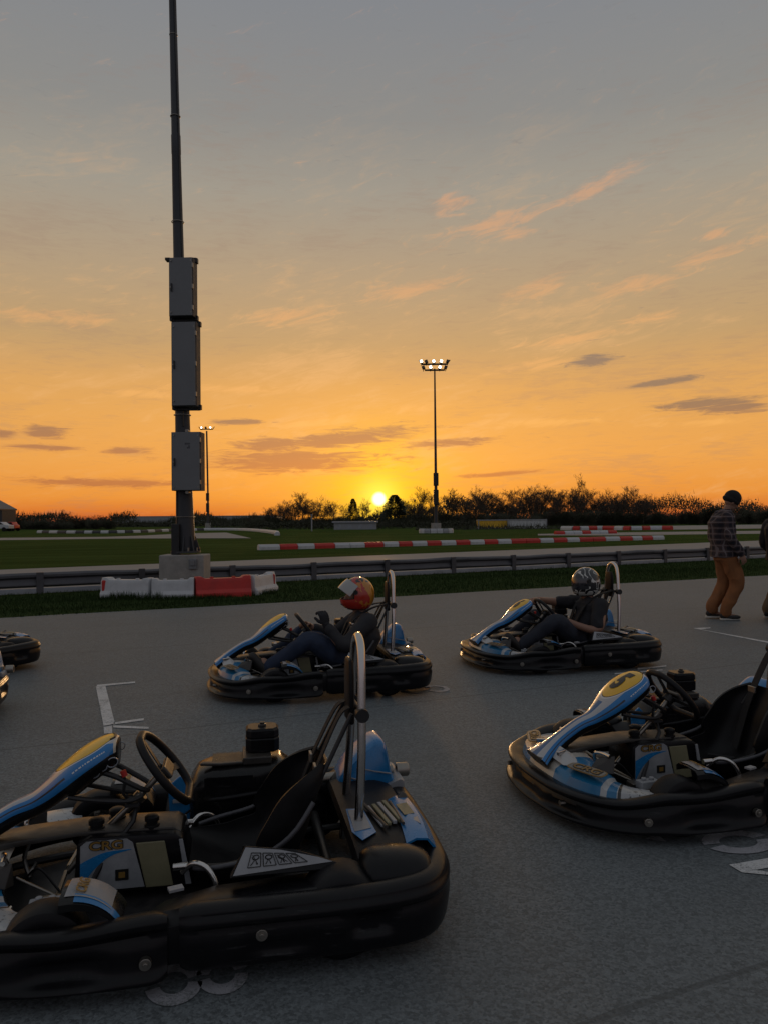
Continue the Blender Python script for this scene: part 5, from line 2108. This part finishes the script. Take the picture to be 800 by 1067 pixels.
        b.build('buckle', M_['steel'], bl, smooth=0, bevel=.003)
    b = MB()
    b.tube([(-.10, .16, .15), (-.20, .10, .125), (-.28, 0, .13), (-.2, -.1, .125)], .012, 6)
    b.box((-.22, .03, .14), (.06, .05, .02), rz=.4)
    b.build('lap_belt', M_['belt'], K, smooth=0)
    # cables and small fittings in the footwell
    b = MB()
    b.tube(catmull([(.38, -.12, .26), (.30, -.2, .20), (.15, -.26, .14), (.02, -.33, .2)], 16), .005, 6)
    b.build('cable', M_['black'], K, smooth=50)
    b = MB()
    b.tube(catmull([(.56, .10, .16), (.50, .16, .22), (.44, .18, .16), (.38, .2, .09)], 16), .0045, 6)
    b.build('cable', M_['black'], K, smooth=50)
    b = MB(); b.box((.44, .33, .17), (.10, .05, .035), rz=.1); b.cyl((.46, .33, .187), (.46, .33, .20), .012, 10); b.cyl((.42, .33, .187), (.42, .33, .20), .012, 10)
    b.build('caliper', M_['silver'], K, smooth=0, bevel=.005)
    return K


karts = {}
POSES = [('k1', (-.736, 2.916), 3.336, '', 'empty go-kart with black bumpers in the left foreground, cut by the left edge', ),
         ('k5', (1.567, 4.028), 3.378, '5', 'empty go-kart numbered 5 on its yellow panel, cut by the right edge'),
         ('k2', (-.572, 6.585), 3.352, '', 'go-kart driven by the person in the orange-red helmet'),
         ('k3', (1.667, 7.616), 3.379, '6', 'go-kart driven by the person in the black and white helmet')]
base = make_kart('')
for n_, (key, xy, a, num, label) in enumerate(POSES):
    k = base if n_ == 0 else copy_tree(base)
    k.location = (xy[0], xy[1], .008)
    k.rotation_euler = (0, 0, a)
    tag(k, label, 'go-kart', 'go-karts on the paddock')
    if num:
        for ch in k.children:
            if ch.name.startswith('number_panel'):
                surf_text('number', num, .155, panel_fn(.715), M_['ink'], ch, bold=.009, sx=.85, shear=.12)
    karts[key] = k
for (key, xy, a, label) in (('k0', (-4.28, 7.16), pi + 1.0, 'go-kart cut by the left edge, farther of the two there, only its rear showing'),
                            ('k4', (-3.67, 5.34), 3.36, 'go-kart of which only the rear bumper corner shows at the left edge'),
                            ('k6', (5.98, 10.0), 3.36, 'go-kart of which only the nose shows at the right edge, beside the walking people')):
    k = copy_tree(base)
    k.location = (xy[0], xy[1], .008)
    k.rotation_euler = (0, 0, a)
    tag(k, label, 'go-kart', 'go-karts on the paddock')
    karts[key] = k


# ------------------------------------------------------------------ people
def remesh(o, vox, smooth_it=3):
    md = o.modifiers.new('r', 'REMESH'); md.mode = 'VOXEL'; md.voxel_size = vox; md.use_smooth_shade = True
    if smooth_it:
        md = o.modifiers.new('s', 'SMOOTH'); md.iterations = smooth_it; md.factor = .5
    bake(o)
    o.data.polygons.foreach_set('use_smooth', [True] * len(o.data.polygons))


from mathutils import noise as mnoise


def fold(o, amp, sc=9.0, stretch=(1, 1, .6)):
    """cloth folds: push the vertices in and out with ridged noise"""
    me = o.data
    ns = [v.normal.copy() for v in me.vertices]
    for v, n in zip(me.vertices, ns):
        q = Vector((v.co.x * stretch[0], v.co.y * stretch[1], v.co.z * stretch[2])) * sc
        f = 1 - abs(mnoise.noise(q)) * 2 + .5 * mnoise.noise(q * 2.3)
        v.co += n * (f - .6) * amp
    me.update()


def ell(mb, rings, n=20):
    """loft of ellipses: (centre, x-axis vector, y-axis vector)"""
    R = []
    for c, ax, ay in rings:
        c, ax, ay = Vector(c), Vector(ax), Vector(ay)
        R.append([c + ax * cos(2 * pi * k / n) + ay * sin(2 * pi * k / n) for k in range(n)])
    mb.rings(R)


def limb(mb, pts, rs, n=14):
    P = catmull([tuple(p) + (r,) for p, r in zip(pts, rs)], 6 * len(pts))
    mb.tube([p[:3] for p in P], [p[3] for p in P], n)
    for p in (P[0], P[-1]): mb.ball(p[:3], p[3] * .99, 12)


def head(mb, c, f, up=Vector((0, 0, 1)), s=1.0):
    """head with jaw, brow, nose, mouth, ears; c centre, f facing"""
    f = f.normalized()
    l = up.cross(f).normalized()
    u = f.cross(l).normalized()
    M = Matrix((f * s, l * s, u * s)).transposed().to_4x4(); M.translation = c
    mb.ball((0, 0, .02), (.095, .076, .105), 24, M)
    mb.ball((.02, 0, -.055), (.068, .056, .062), 20, M)
    mb.ball((.045, 0, -.095), (.030, .026, .022), 12, M)
    mb.ball((.098, 0, -.012), (.012, .012, .026), 12, M)
    mb.ball((.108, 0, -.026), (.013, .016, .011), 12, M)
    mb.ball((.083, 0, .022), (.014, .048, .010), 12, M)
    mb.ball((.088, 0, -.058), (.010, .024, .006), 12, M)
    mb.ball((.086, 0, -.070), (.009, .020, .006), 12, M)
    for sd_ in (-1, 1):
        mb.ball((-.005, sd_ * .078, -.005), (.018, .010, .030), 12, M)
        mb.ball((.060, sd_ * .036, -.028), (.022, .018, .018), 10, M)


def hand(mb, wrist, d, palm_n, curl=.5, side=1, fist=False):
    """palm and five separate fingers; d points to the fingertips, palm_n out of the palm, side picks the thumb's side"""
    d = d.normalized()
    pn = (palm_n - d * palm_n.dot(d)).normalized()
    t = d.cross(pn).normalized() * side
    c = wrist + d * .05
    M = Matrix((d, t, pn)).transposed().to_4x4(); M.translation = c
    mb.ball((0, 0, 0), (.052, .042, .017), 16, M)
    mb.ball((.02, 0, 0), (.034, .043, .015), 16, M)
    mb.tube([wrist - d * .03, wrist + d * .02], [.026, .027], 12)
    for k, (off, L) in enumerate(((.031, .070), (.011, .080), (-.010, .074), (-.030, .058))):
        p = c + d * .042 + t * off
        cc = curl * (1 + .08 * k)
        pts = [p - d * .02, p]
        ang = 0
        for seg, l in ((0, .45), (1, .32), (2, .25)):
            ang += cc * (1.0 if seg else .9)
            dd = d * cos(ang) + pn * sin(ang)
            p = p + dd * (L * l)
            pts.append(p)
        mb.tube(pts, [.0095, .0098, .0090, .0082, .0070], 8)
        mb.ball(tuple(pts[-1]), .0070, 8)
    p0 = c - d * .015 + t * .030
    dd1 = (d * .55 + t * .75 + pn * .25).normalized()
    dd2 = (d * .85 + t * .15 + pn * .55 * (1 + curl)).normalized()
    mb.tube([p0 - t * .015, p0, p0 + dd1 * .032, p0 + dd1 * .032 + dd2 * .030, p0 + dd1 * .032 + dd2 * .052], [.012, .013, .011, .0095, .008], 8)


def part_mesh(mb, name, mat, parent, vox=.009, sm=3, foldamp=0.0, sc=9.0):
    o = mb.build(name, mat, None, smooth=0, weld=False, recalc=False)
    remesh(o, vox, sm)
    if foldamp: fold(o, foldamp, sc)
    if parent is not None: o.parent = parent
    return o


def person_root(mb, mat, label, vox=.006):
    """body: one continuous mesh, the thing itself"""
    o = part_mesh(mb, 'person', mat, None, vox, 2)
    tag(o, label, 'person')
    return o


X, Y_, Z = Vector((1, 0, 0)), Vector((0, 1, 0)), Vector((0, 0, 1))


def shoe(mb, ank, d, s=1.0, sole=False):
    d = Vector((d[0], d[1], 0)).normalized() if abs(d[2]) < .3 else Vector(d).normalized()
    l = Z.cross(d).normalized()
    u = d.cross(l)
    M = Matrix((d, l, u)).transposed().to_4x4(); M.translation = Vector(ank)
    if sole:
        ol = [(-.085, -.030), (-.095, 0), (-.085, .030), (0, .036), (.10, .048), (.165, .034), (.185, 0), (.165, -.034), (.10, -.048), (0, -.036)]
        mb.prism([(x * s, y * s) for x, y in ol], .022, M @ Matrix.Translation((0, 0, -.092)))
        return
    mb.ball((-.03, 0, -.035), (.060, .036, .050), 16, M)
    mb.ball((.06, 0, -.055), (.11, .042, .032), 16, M)
    mb.ball((.11, 0, -.052), (.068, .042, .028), 16, M)
    mb.tube([M @ Vector((-.02, 0, -.04)), M @ Vector((-.02, 0, .035))], [.045, .046], 12)


def standing(label, loc, rz, jacket, trousers, plaid=False, beanie=True, sc=1.0, look=None, bulk=1.0):
    neck = Vector((.035, 0, 1.43)); hc = Vector((.095, 0, 1.575)); hf = look or Vector((.84, .05, -.50))
    sh = {1: Vector((-.02, .185, 1.385)), -1: Vector((-.02, -.185, 1.385))}
    el = {1: Vector((-.07, .255, 1.11)), -1: Vector((-.03, -.265, 1.11))}
    wr = {1: Vector((.10, .22, .90)), -1: Vector((.13, -.225, .885))}
    hp = {1: Vector((-.01, .09, .90)), -1: Vector((-.01, -.09, .90))}
    kn = {1: Vector((.03, .10, .48)), -1: Vector((.12, -.09, .49))}
    an = {1: Vector((-.14, .10, .105)), -1: Vector((-.02, -.09, .095))}
    # body
    mb = MB()
    upv = Vector((.35, 0, 1)).normalized()
    head(mb, hc, hf, upv)
    limb(mb, [neck - Z * .04, neck + Z * .02, hc - hf * .02 - Z * .04], [.06, .055, .055])
    ell(mb, [((0, 0, .84), X * .11, Y_ * .155), ((0, 0, .95), X * .115, Y_ * .155), ((-.01, 0, 1.08), X * .105, Y_ * .135), ((-.025, 0, 1.25), X * .12, Y_ * .16), ((-.02, 0, 1.36), X * .10, Y_ * .17), ((.0, 0, 1.41), X * .06, Y_ * .08)])
    for s in (1, -1):
        limb(mb, [sh[s], el[s], wr[s]], [.058, .042, .028])
        hand(mb, wr[s], Vector((.35, 0, -1)), Vector((-.2, -s, 0)), .45, s)
        limb(mb, [hp[s], kn[s], an[s] + Z * .02], [.085, .058, .038])
        mb.ball(tuple(an[s] + Vector((.05, 0, -.045))), (.10, .035, .035), 12)
    body = person_root(mb, M_['skin'], label)
    # trousers
    mb = MB()
    ell(mb, [((.0, 0, .80), X * .14, Y_ * .18), ((0, 0, .90), X * .145, Y_ * .185), ((0, 0, 1.02), X * .13, Y_ * .165)])
    for s in (1, -1):
        limb(mb, [hp[s] - Z * .02, hp[s].lerp(kn[s], .5) + X * .01, kn[s], kn[s].lerp(an[s], .5) + X * -.012, an[s] + Z * .07, an[s] + Z * .015], [.115, .108, .092, .084, .080, .078])
    part_mesh(mb, 'trousers', trousers, body, .009, 3, .013, 7)
    # jacket
    mb = MB()
    ell(mb, [((-.01, 0, .84), X * .165, Y_ * .215), ((-.01, 0, .88), X * .17, Y_ * .22), ((-.015, 0, 1.0), X * .165, Y_ * .205), ((-.03, 0, 1.18), X * .165, Y_ * .205), ((-.045, 0, 1.30), X * .16, Y_ * .215), ((-.03, 0, 1.38), X * .13, Y_ * .20), ((.0, 0, 1.43), X * .085, Y_ * .12), ((.02, 0, 1.47), X * .075, Y_ * .085)], 28)
    for s in (1, -1):
        limb(mb, [sh[s] + Y_ * (-.03 * s), sh[s] + Vector((0, s * .015, -.03)), sh[s].lerp(el[s], .6), el[s], el[s].lerp(wr[s], .5), wr[s] + (wr[s] - el[s]).normalized() * -.02], [.085, .085, .072, .068, .060, .050])
    jk = part_mesh(mb, 'jacket', jacket, body, .009, 3, .011, 8)
    mb = MB()
    ell(mb, [(neck + Vector((-.02, 0, -.0)), X * .088, Y_ * .092), (neck + Vector((-.015, 0, .055)), X * .075, Y_ * .078)])
    part_mesh(mb, 'collar', jacket, jk, .007, 2)
    if beanie:
        mb = MB()
        M = Matrix.Translation(hc) @ hf.to_track_quat('X', 'Z').to_matrix().to_4x4()
        mb.ball((-.012, 0, .060), (.116, .100, .110), 24, M)
        mb.ball((-.018, 0, .018), (.118, .103, .052), 24, M)
        part_mesh(mb, 'beanie', M_['knit'], body, .006, 2)
    for s in (1, -1):
        mb = MB(); shoe(mb, an[s], (1, .12 * s, 0) if s == -1 else (1, .1, 0), 1.0)
        so_ = part_mesh(mb, 'shoe', M_['shoe'], body, .006, 2)
        mb = MB(); shoe(mb, an[s], (1, .1, 0), 1.0, True)
        mb.build('sole', M_['sole'], so_, smooth=20, bevel=.004)
    body.location = loc
    body.rotation_euler = (0, 0, rz)
    body.scale = (sc,) * 3
    return body


pm = G(752, 646)
standing('person in a plaid jacket, black beanie and tan trousers, walking and looking down', (pm.x + .05, pm.y, .008), radians(-2), M_['plaid'], M_['tan'], sc=1.02)
p2 = at(826, 600, 10.3)
standing('person in a black jacket half cut off by the right edge', (p2.x, 10.6, .008), radians(20), M_['cloth_black'], M_['olive'], beanie=True, sc=.95, look=Vector((.9, .1, -.1)))


def helmet(parent, c, f, paint, visor_up, accent):
    f = f.normalized()
    l = Z.cross(f).normalized()
    u = f.cross(l)
    M = Matrix((f, l, u)).transposed().to_4x4(); M.translation = c
    RX, RY, RZ = .142, .124, .150

    def P(az_, elv, k=1.0, chin=True):
        x, y, z = cos(elv) * cos(az_), cos(elv) * sin(az_), sin(elv)
        push = 1 + (.16 * max(0, cos(az_)) ** 2 * exp(-((elv + .62) / .42) ** 2))
        zz = z * RZ * k
        if z < -.75: zz = -.75 * RZ * k - (abs(z) - .75) * RZ * .35
        return Vector((x * RX * k * push - .01, y * RY * k * (1 + .03 * exp(-((elv + .6) / .4) ** 2)), zz))
    NA, NE = 72, 40
    mb = MB()
    o0 = 0
    for j in range(NE + 1):
        elv = -1.05 + (pi / 2 + 1.05) * j / NE
        for i in range(NA):
            mb.v.append(M @ P(-pi + 2 * pi * i / NA, elv))
    for j in range(NE):
        for i in range(NA):
            am = -pi + 2 * pi * (i + .5) / NA
            em = -1.05 + (pi / 2 + 1.05) * (j + .5) / NE
            if abs(am) < 1.18 and -.30 + .1 * abs(am) < em < .36: continue
            i2 = (i + 1) % NA
            mb.face((j * NA + i, j * NA + i2, (j + 1) * NA + i2, (j + 1) * NA + i))
    hl = mb.build('helmet', paint, parent, smooth=50, solid=.008)
    mb = MB()
    rot = 0.62 if visor_up else 0.0
    R = []
    for j in range(9):
        elv = -.32 + .72 * j / 8
        r = []
        for i in range(21):
            a = -1.25 + 2.5 * i / 20
            p = P(a, elv, 1.035)
            p = Matrix.Rotation(-rot * 1.0, 3, 'Y') @ p if rot else p
            r.append(M @ (p + (Vector((.02, 0, .012)) if rot else Vector())))
        R.append(r)
    mb.rings(R, close_ring=False, cap=False)
    mb.build('visor', accent, hl, smooth=60, solid=.003)
    for s in (-1, 1):
        mb = MB()
        q = M @ Vector((.035, s * .131, .03))
        mb.cyl(q, q + l * (s * .012), .020, 16)
        mb.build('visor_pivot', M_['ink'], hl, smooth=30)
    # chin vent and rim
    mb = MB()
    ring = [M @ (P(-pi + 2 * pi * i / 40, -1.02) + Vector((0, 0, -.002))) for i in range(40)]
    mb.tube(ring, .008, 6, closed=True)
    ring = [M @ P(-1.18 + 2.36 * i / 20, .36, 1.005) for i in range(21)] + [M @ P(1.18 - 2.36 * i / 20, -.30 + .1 * abs(1.18 - 2.36 * i / 20), 1.005) for i in range(21)]
    mb.tube(ring, .005, 6, closed=True)
    mb.build('rim_trim', M_['ink'], hl, smooth=60)
    mb = MB()
    for k in (-1, 0, 1):
        q = M @ (P(.16 * k, -.62) + Vector((.004, 0, 0)))
        mb.ball(tuple(q), (.006, .010, .007), 8)
    mb.build('chin_vent', M_['ink'], hl, smooth=0)
    return hl


def mat_helmet(name, fn):
    m, nt, b = new_mat(name)
    co = coords(nt)
    x, y, z = separate(nt, co)
    setc(nt, b.inputs['Base Color'], fn(nt, co, x, y, z))
    b.inputs['Roughness'].default_value = .22
    b.inputs['Coat Weight'].default_value = .6
    return m


def hred(nt, co, x, y, z):
    w = noise(nt, co, 7.0, 2, .5, 1.2)
    c = mixc(nt, w.gt(.60), (0.42, .028, .016, 1), (.50, .16, .02, 1))
    c = mixc(nt, ((x * -1.0 + z * .5) + w * .14).gt(.87), c, (.50, .20, .02, 1))
    c = mixc(nt, z.gt(.875) * w.gt(.5), c, (.02, .02, .02, 1))
    return c


def hbw(nt, co, x, y, z):
    w = noise(nt, co, 9.0, 1, .4, 1.8)
    c = mixc(nt, (w - .5).abs().lt(.045), (.018, .018, .020, 1), (.55, .55, .52, 1))
    c = mixc(nt, z.lt(.68) * w.gt(.46), c, (.5, .5, .46, 1))
    return c


M_['h_red'] = mat_helmet('orange_red_helmet_paint', hred)
M_['h_bw'] = mat_helmet('black_white_helmet_paint', hbw)
M_['visor_clear'] = plain('clear_smoked_visor', (.30, .29, .28), .08, .6, var=.05, bmp=0, coat=1)
M_['visor_dark'] = plain('dark_visor', (.02, .02, .025), .06, var=.05, bmp=0, coat=1)
M_['print'] = mat_helmet('jacket_print', lambda nt, co, x, y, z: mixc(nt, noise(nt, co, 22., 2, .5, 1.).gt(.53), (.014, .014, .017, 1), (.42, .38, .36, 1)))


def driver(kart, label, wave, shirt, trousers, paint, accent, lookf):
    pel = Vector((-.30, 0, .21)); che = Vector((-.41, 0, .44)); neck = Vector((-.385, 0, .595)); hc = Vector((-.345, 0, .745))
    sh = {s: Vector((-.40, s * .185, .545)) for s in (1, -1)}
    wc_, wx_ = Vector((.085, 0, .487)), Vector((.62, 0, .785))
    if wave:
        el = {1: Vector((-.19, .27, .375)), -1: Vector((-.16, -.25, .40))}
        wr = {1: Vector((-.045, .225, .535)), -1: Vector((.03, -.17, .475))}
    else:
        el = {1: Vector((-.30, .285, .335)), -1: Vector((-.13, -.24, .555))}
        wr = {1: Vector((-.01, .17, .43)), -1: Vector((.09, -.155, .595))}
    hp = {s: Vector((-.26, s * .095, .20)) for s in (1, -1)}
    kn = {s: Vector((.09, s * .215, .415)) for s in (1, -1)}
    an = {s: Vector((.43, s * .165, .205)) for s in (1, -1)}
    mb = MB()
    head(mb, hc + Vector((.0, 0, .0)), lookf)
    limb(mb, [neck - Z * .04, hc - Z * .06], [.058, .055])
    ax = Vector((.93, 0, .36)); 
    ell(mb, [(pel, ax * .09, Y_ * .14), (pel.lerp(che, .4), ax * .095, Y_ * .13), (che, ax * .10, Y_ * .145), (che.lerp(neck, .6), ax * .08, Y_ * .15), (neck, ax * .06, Y_ * .07)])
    for s in (1, -1):
        limb(mb, [sh[s], el[s], wr[s]], [.056, .042, .028])
        if wave and s == 1:
            hand(mb, wr[s], Vector((.25, .0, 1)), Vector((.5, -1, .2)), .75, 1)
        elif s == -1 and not wave:
            hand(mb, wr[s], Vector((.8, .35, .1)), Vector((.1, .2, -1)), .95, 1)
        else:
            hand(mb, wr[s], Vector((.8, -.25 * s, .45)), Vector((.4, -.5 * s, -.6)), .9, -s)
        limb(mb, [hp[s], hp[s].lerp(kn[s], .5), kn[s], kn[s].lerp(an[s], .5), an[s]], [.070, .060, .046, .040, .036])
        mb.ball(tuple(an[s] + Vector((.04, 0, .03))), (.05, .035, .05), 12)
    body = person_root(mb, M_['skin'] if not wave else M_['skin'], label)
    mb = MB()
    ell(mb, [(pel + Vector((.04, 0, -.03)), ax * .12, Y_ * .17), (pel, ax * .13, Y_ * .175), (pel.lerp(che, .3), ax * .125, Y_ * .165)])
    for s in (1, -1):
        limb(mb, [hp[s], hp[s].lerp(kn[s], .5) + Z * -.005, kn[s], kn[s].lerp(an[s], .5), an[s]], [.105, .098, .078, .066, .058])
    part_mesh(mb, 'trousers', trousers, body, .009, 3, .009, 9)
    mb = MB()
    ell(mb, [(pel + Vector((-.01, 0, -.02)), ax * .145, Y_ * .19), (pel.lerp(che, .4), ax * .15, Y_ * .185), (che, ax * .15, Y_ * .20), (che.lerp(neck, .55), ax * .135, Y_ * .20), (neck - Z * .03, ax * .09, Y_ * .12), (neck + Z * .02, ax * .07, Y_ * .075)], 26)
    for s in (1, -1):
        if wave:
            limb(mb, [sh[s] - Y_ * .04 * s, sh[s], sh[s].lerp(el[s], .6), el[s], el[s].lerp(wr[s], .85)], [.08, .078, .066, .062, .045])
        else:
            limb(mb, [sh[s] - Y_ * .04 * s, sh[s], sh[s].lerp(el[s], .6), el[s].lerp(sh[s], .15)], [.08, .078, .068, .060])
    jk = part_mesh(mb, 'jacket' if wave else 'shirt', shirt, body, .009, 3, .010, 9)
    if wave:
        mb = MB()
        ell(mb, [(che + Vector((.10, .10, .02)), X * .05, Y_ * .09), (che + Vector((.09, .11, .10)), X * .06, Y_ * .09)])
        part_mesh(mb, 'chest_print', M_['print'], jk, .007, 2)
        mb = MB()
        c = Vector((.06 - .02, .20, .50))
        # glove over the raised hand
        hand(mb, wr[1] + Vector((0, 0, .002)), Vector((.25, .0, 1)), Vector((.5, -1, .2)), .75, 1)
        g_ = mb.build('glove', M_['cloth_black'], None, smooth=0, weld=False, recalc=False)
        remesh(g_, .005, 1)
        for v, n in zip(g_.data.vertices, [v.normal.copy() for v in g_.data.vertices]): v.co += n * .0035
        g_.parent = body
    for s in (1, -1):
        mb = MB()
        d = Vector((.62, 0, .78)) if not wave else Vector((.55, 0, .83))
        limb(mb, [an[s] + Vector((-.045, 0, -.02)), an[s] + Vector((.0, 0, -.035)), an[s] + Vector((.05, 0, .01)) , an[s] + d * .15 + Vector((.04, 0, -.03))], [.035, .045, .045, .036])
        part_mesh(mb, 'shoe', M_['shoe'], body, .007, 2)
    # shoulder belts lying on the chest
    for s in (1, -1):
        mb = MB()
        cl = catmull([(-.60, s * .07, .68), (-.50, s * .09, .665), (-.40, s * .095, .655 - .03), (-.285, s * .085, .54), (-.22, s * .06, .42), (-.16, s * .04, .32)], 24)
        mb.rings([[(p[0] - .004, p[1] - .024, p[2]), (p[0] - .004, p[1] + .024, p[2]), (p[0] + .006, p[1] + .024, p[2] + .006), (p[0] + .006, p[1] - .024, p[2] + .006)] for p in cl])
        mb.build('shoulder_strap', M_['belt'], jk, smooth=30)
    helmet(body, hc + Vector((.005, 0, .018)), lookf, paint, wave, accent)
    body.location = kart.location
    body.rotation_euler = kart.rotation_euler
    return body


driver(karts['k2'], 'person in an orange-red helmet and blue jeans, seated and raising a gloved hand', True, M_['cloth_dark'], M_['denim'], M_['h_red'], M_['visor_clear'], Vector((1, 0, .06)))
driver(karts['k3'], 'person in a black and white helmet, seated with a hand on the steering wheel', False, M_['cloth_black'], M_['navy'], M_['h_bw'], M_['visor_dark'], Vector((1, .05, -.10)))
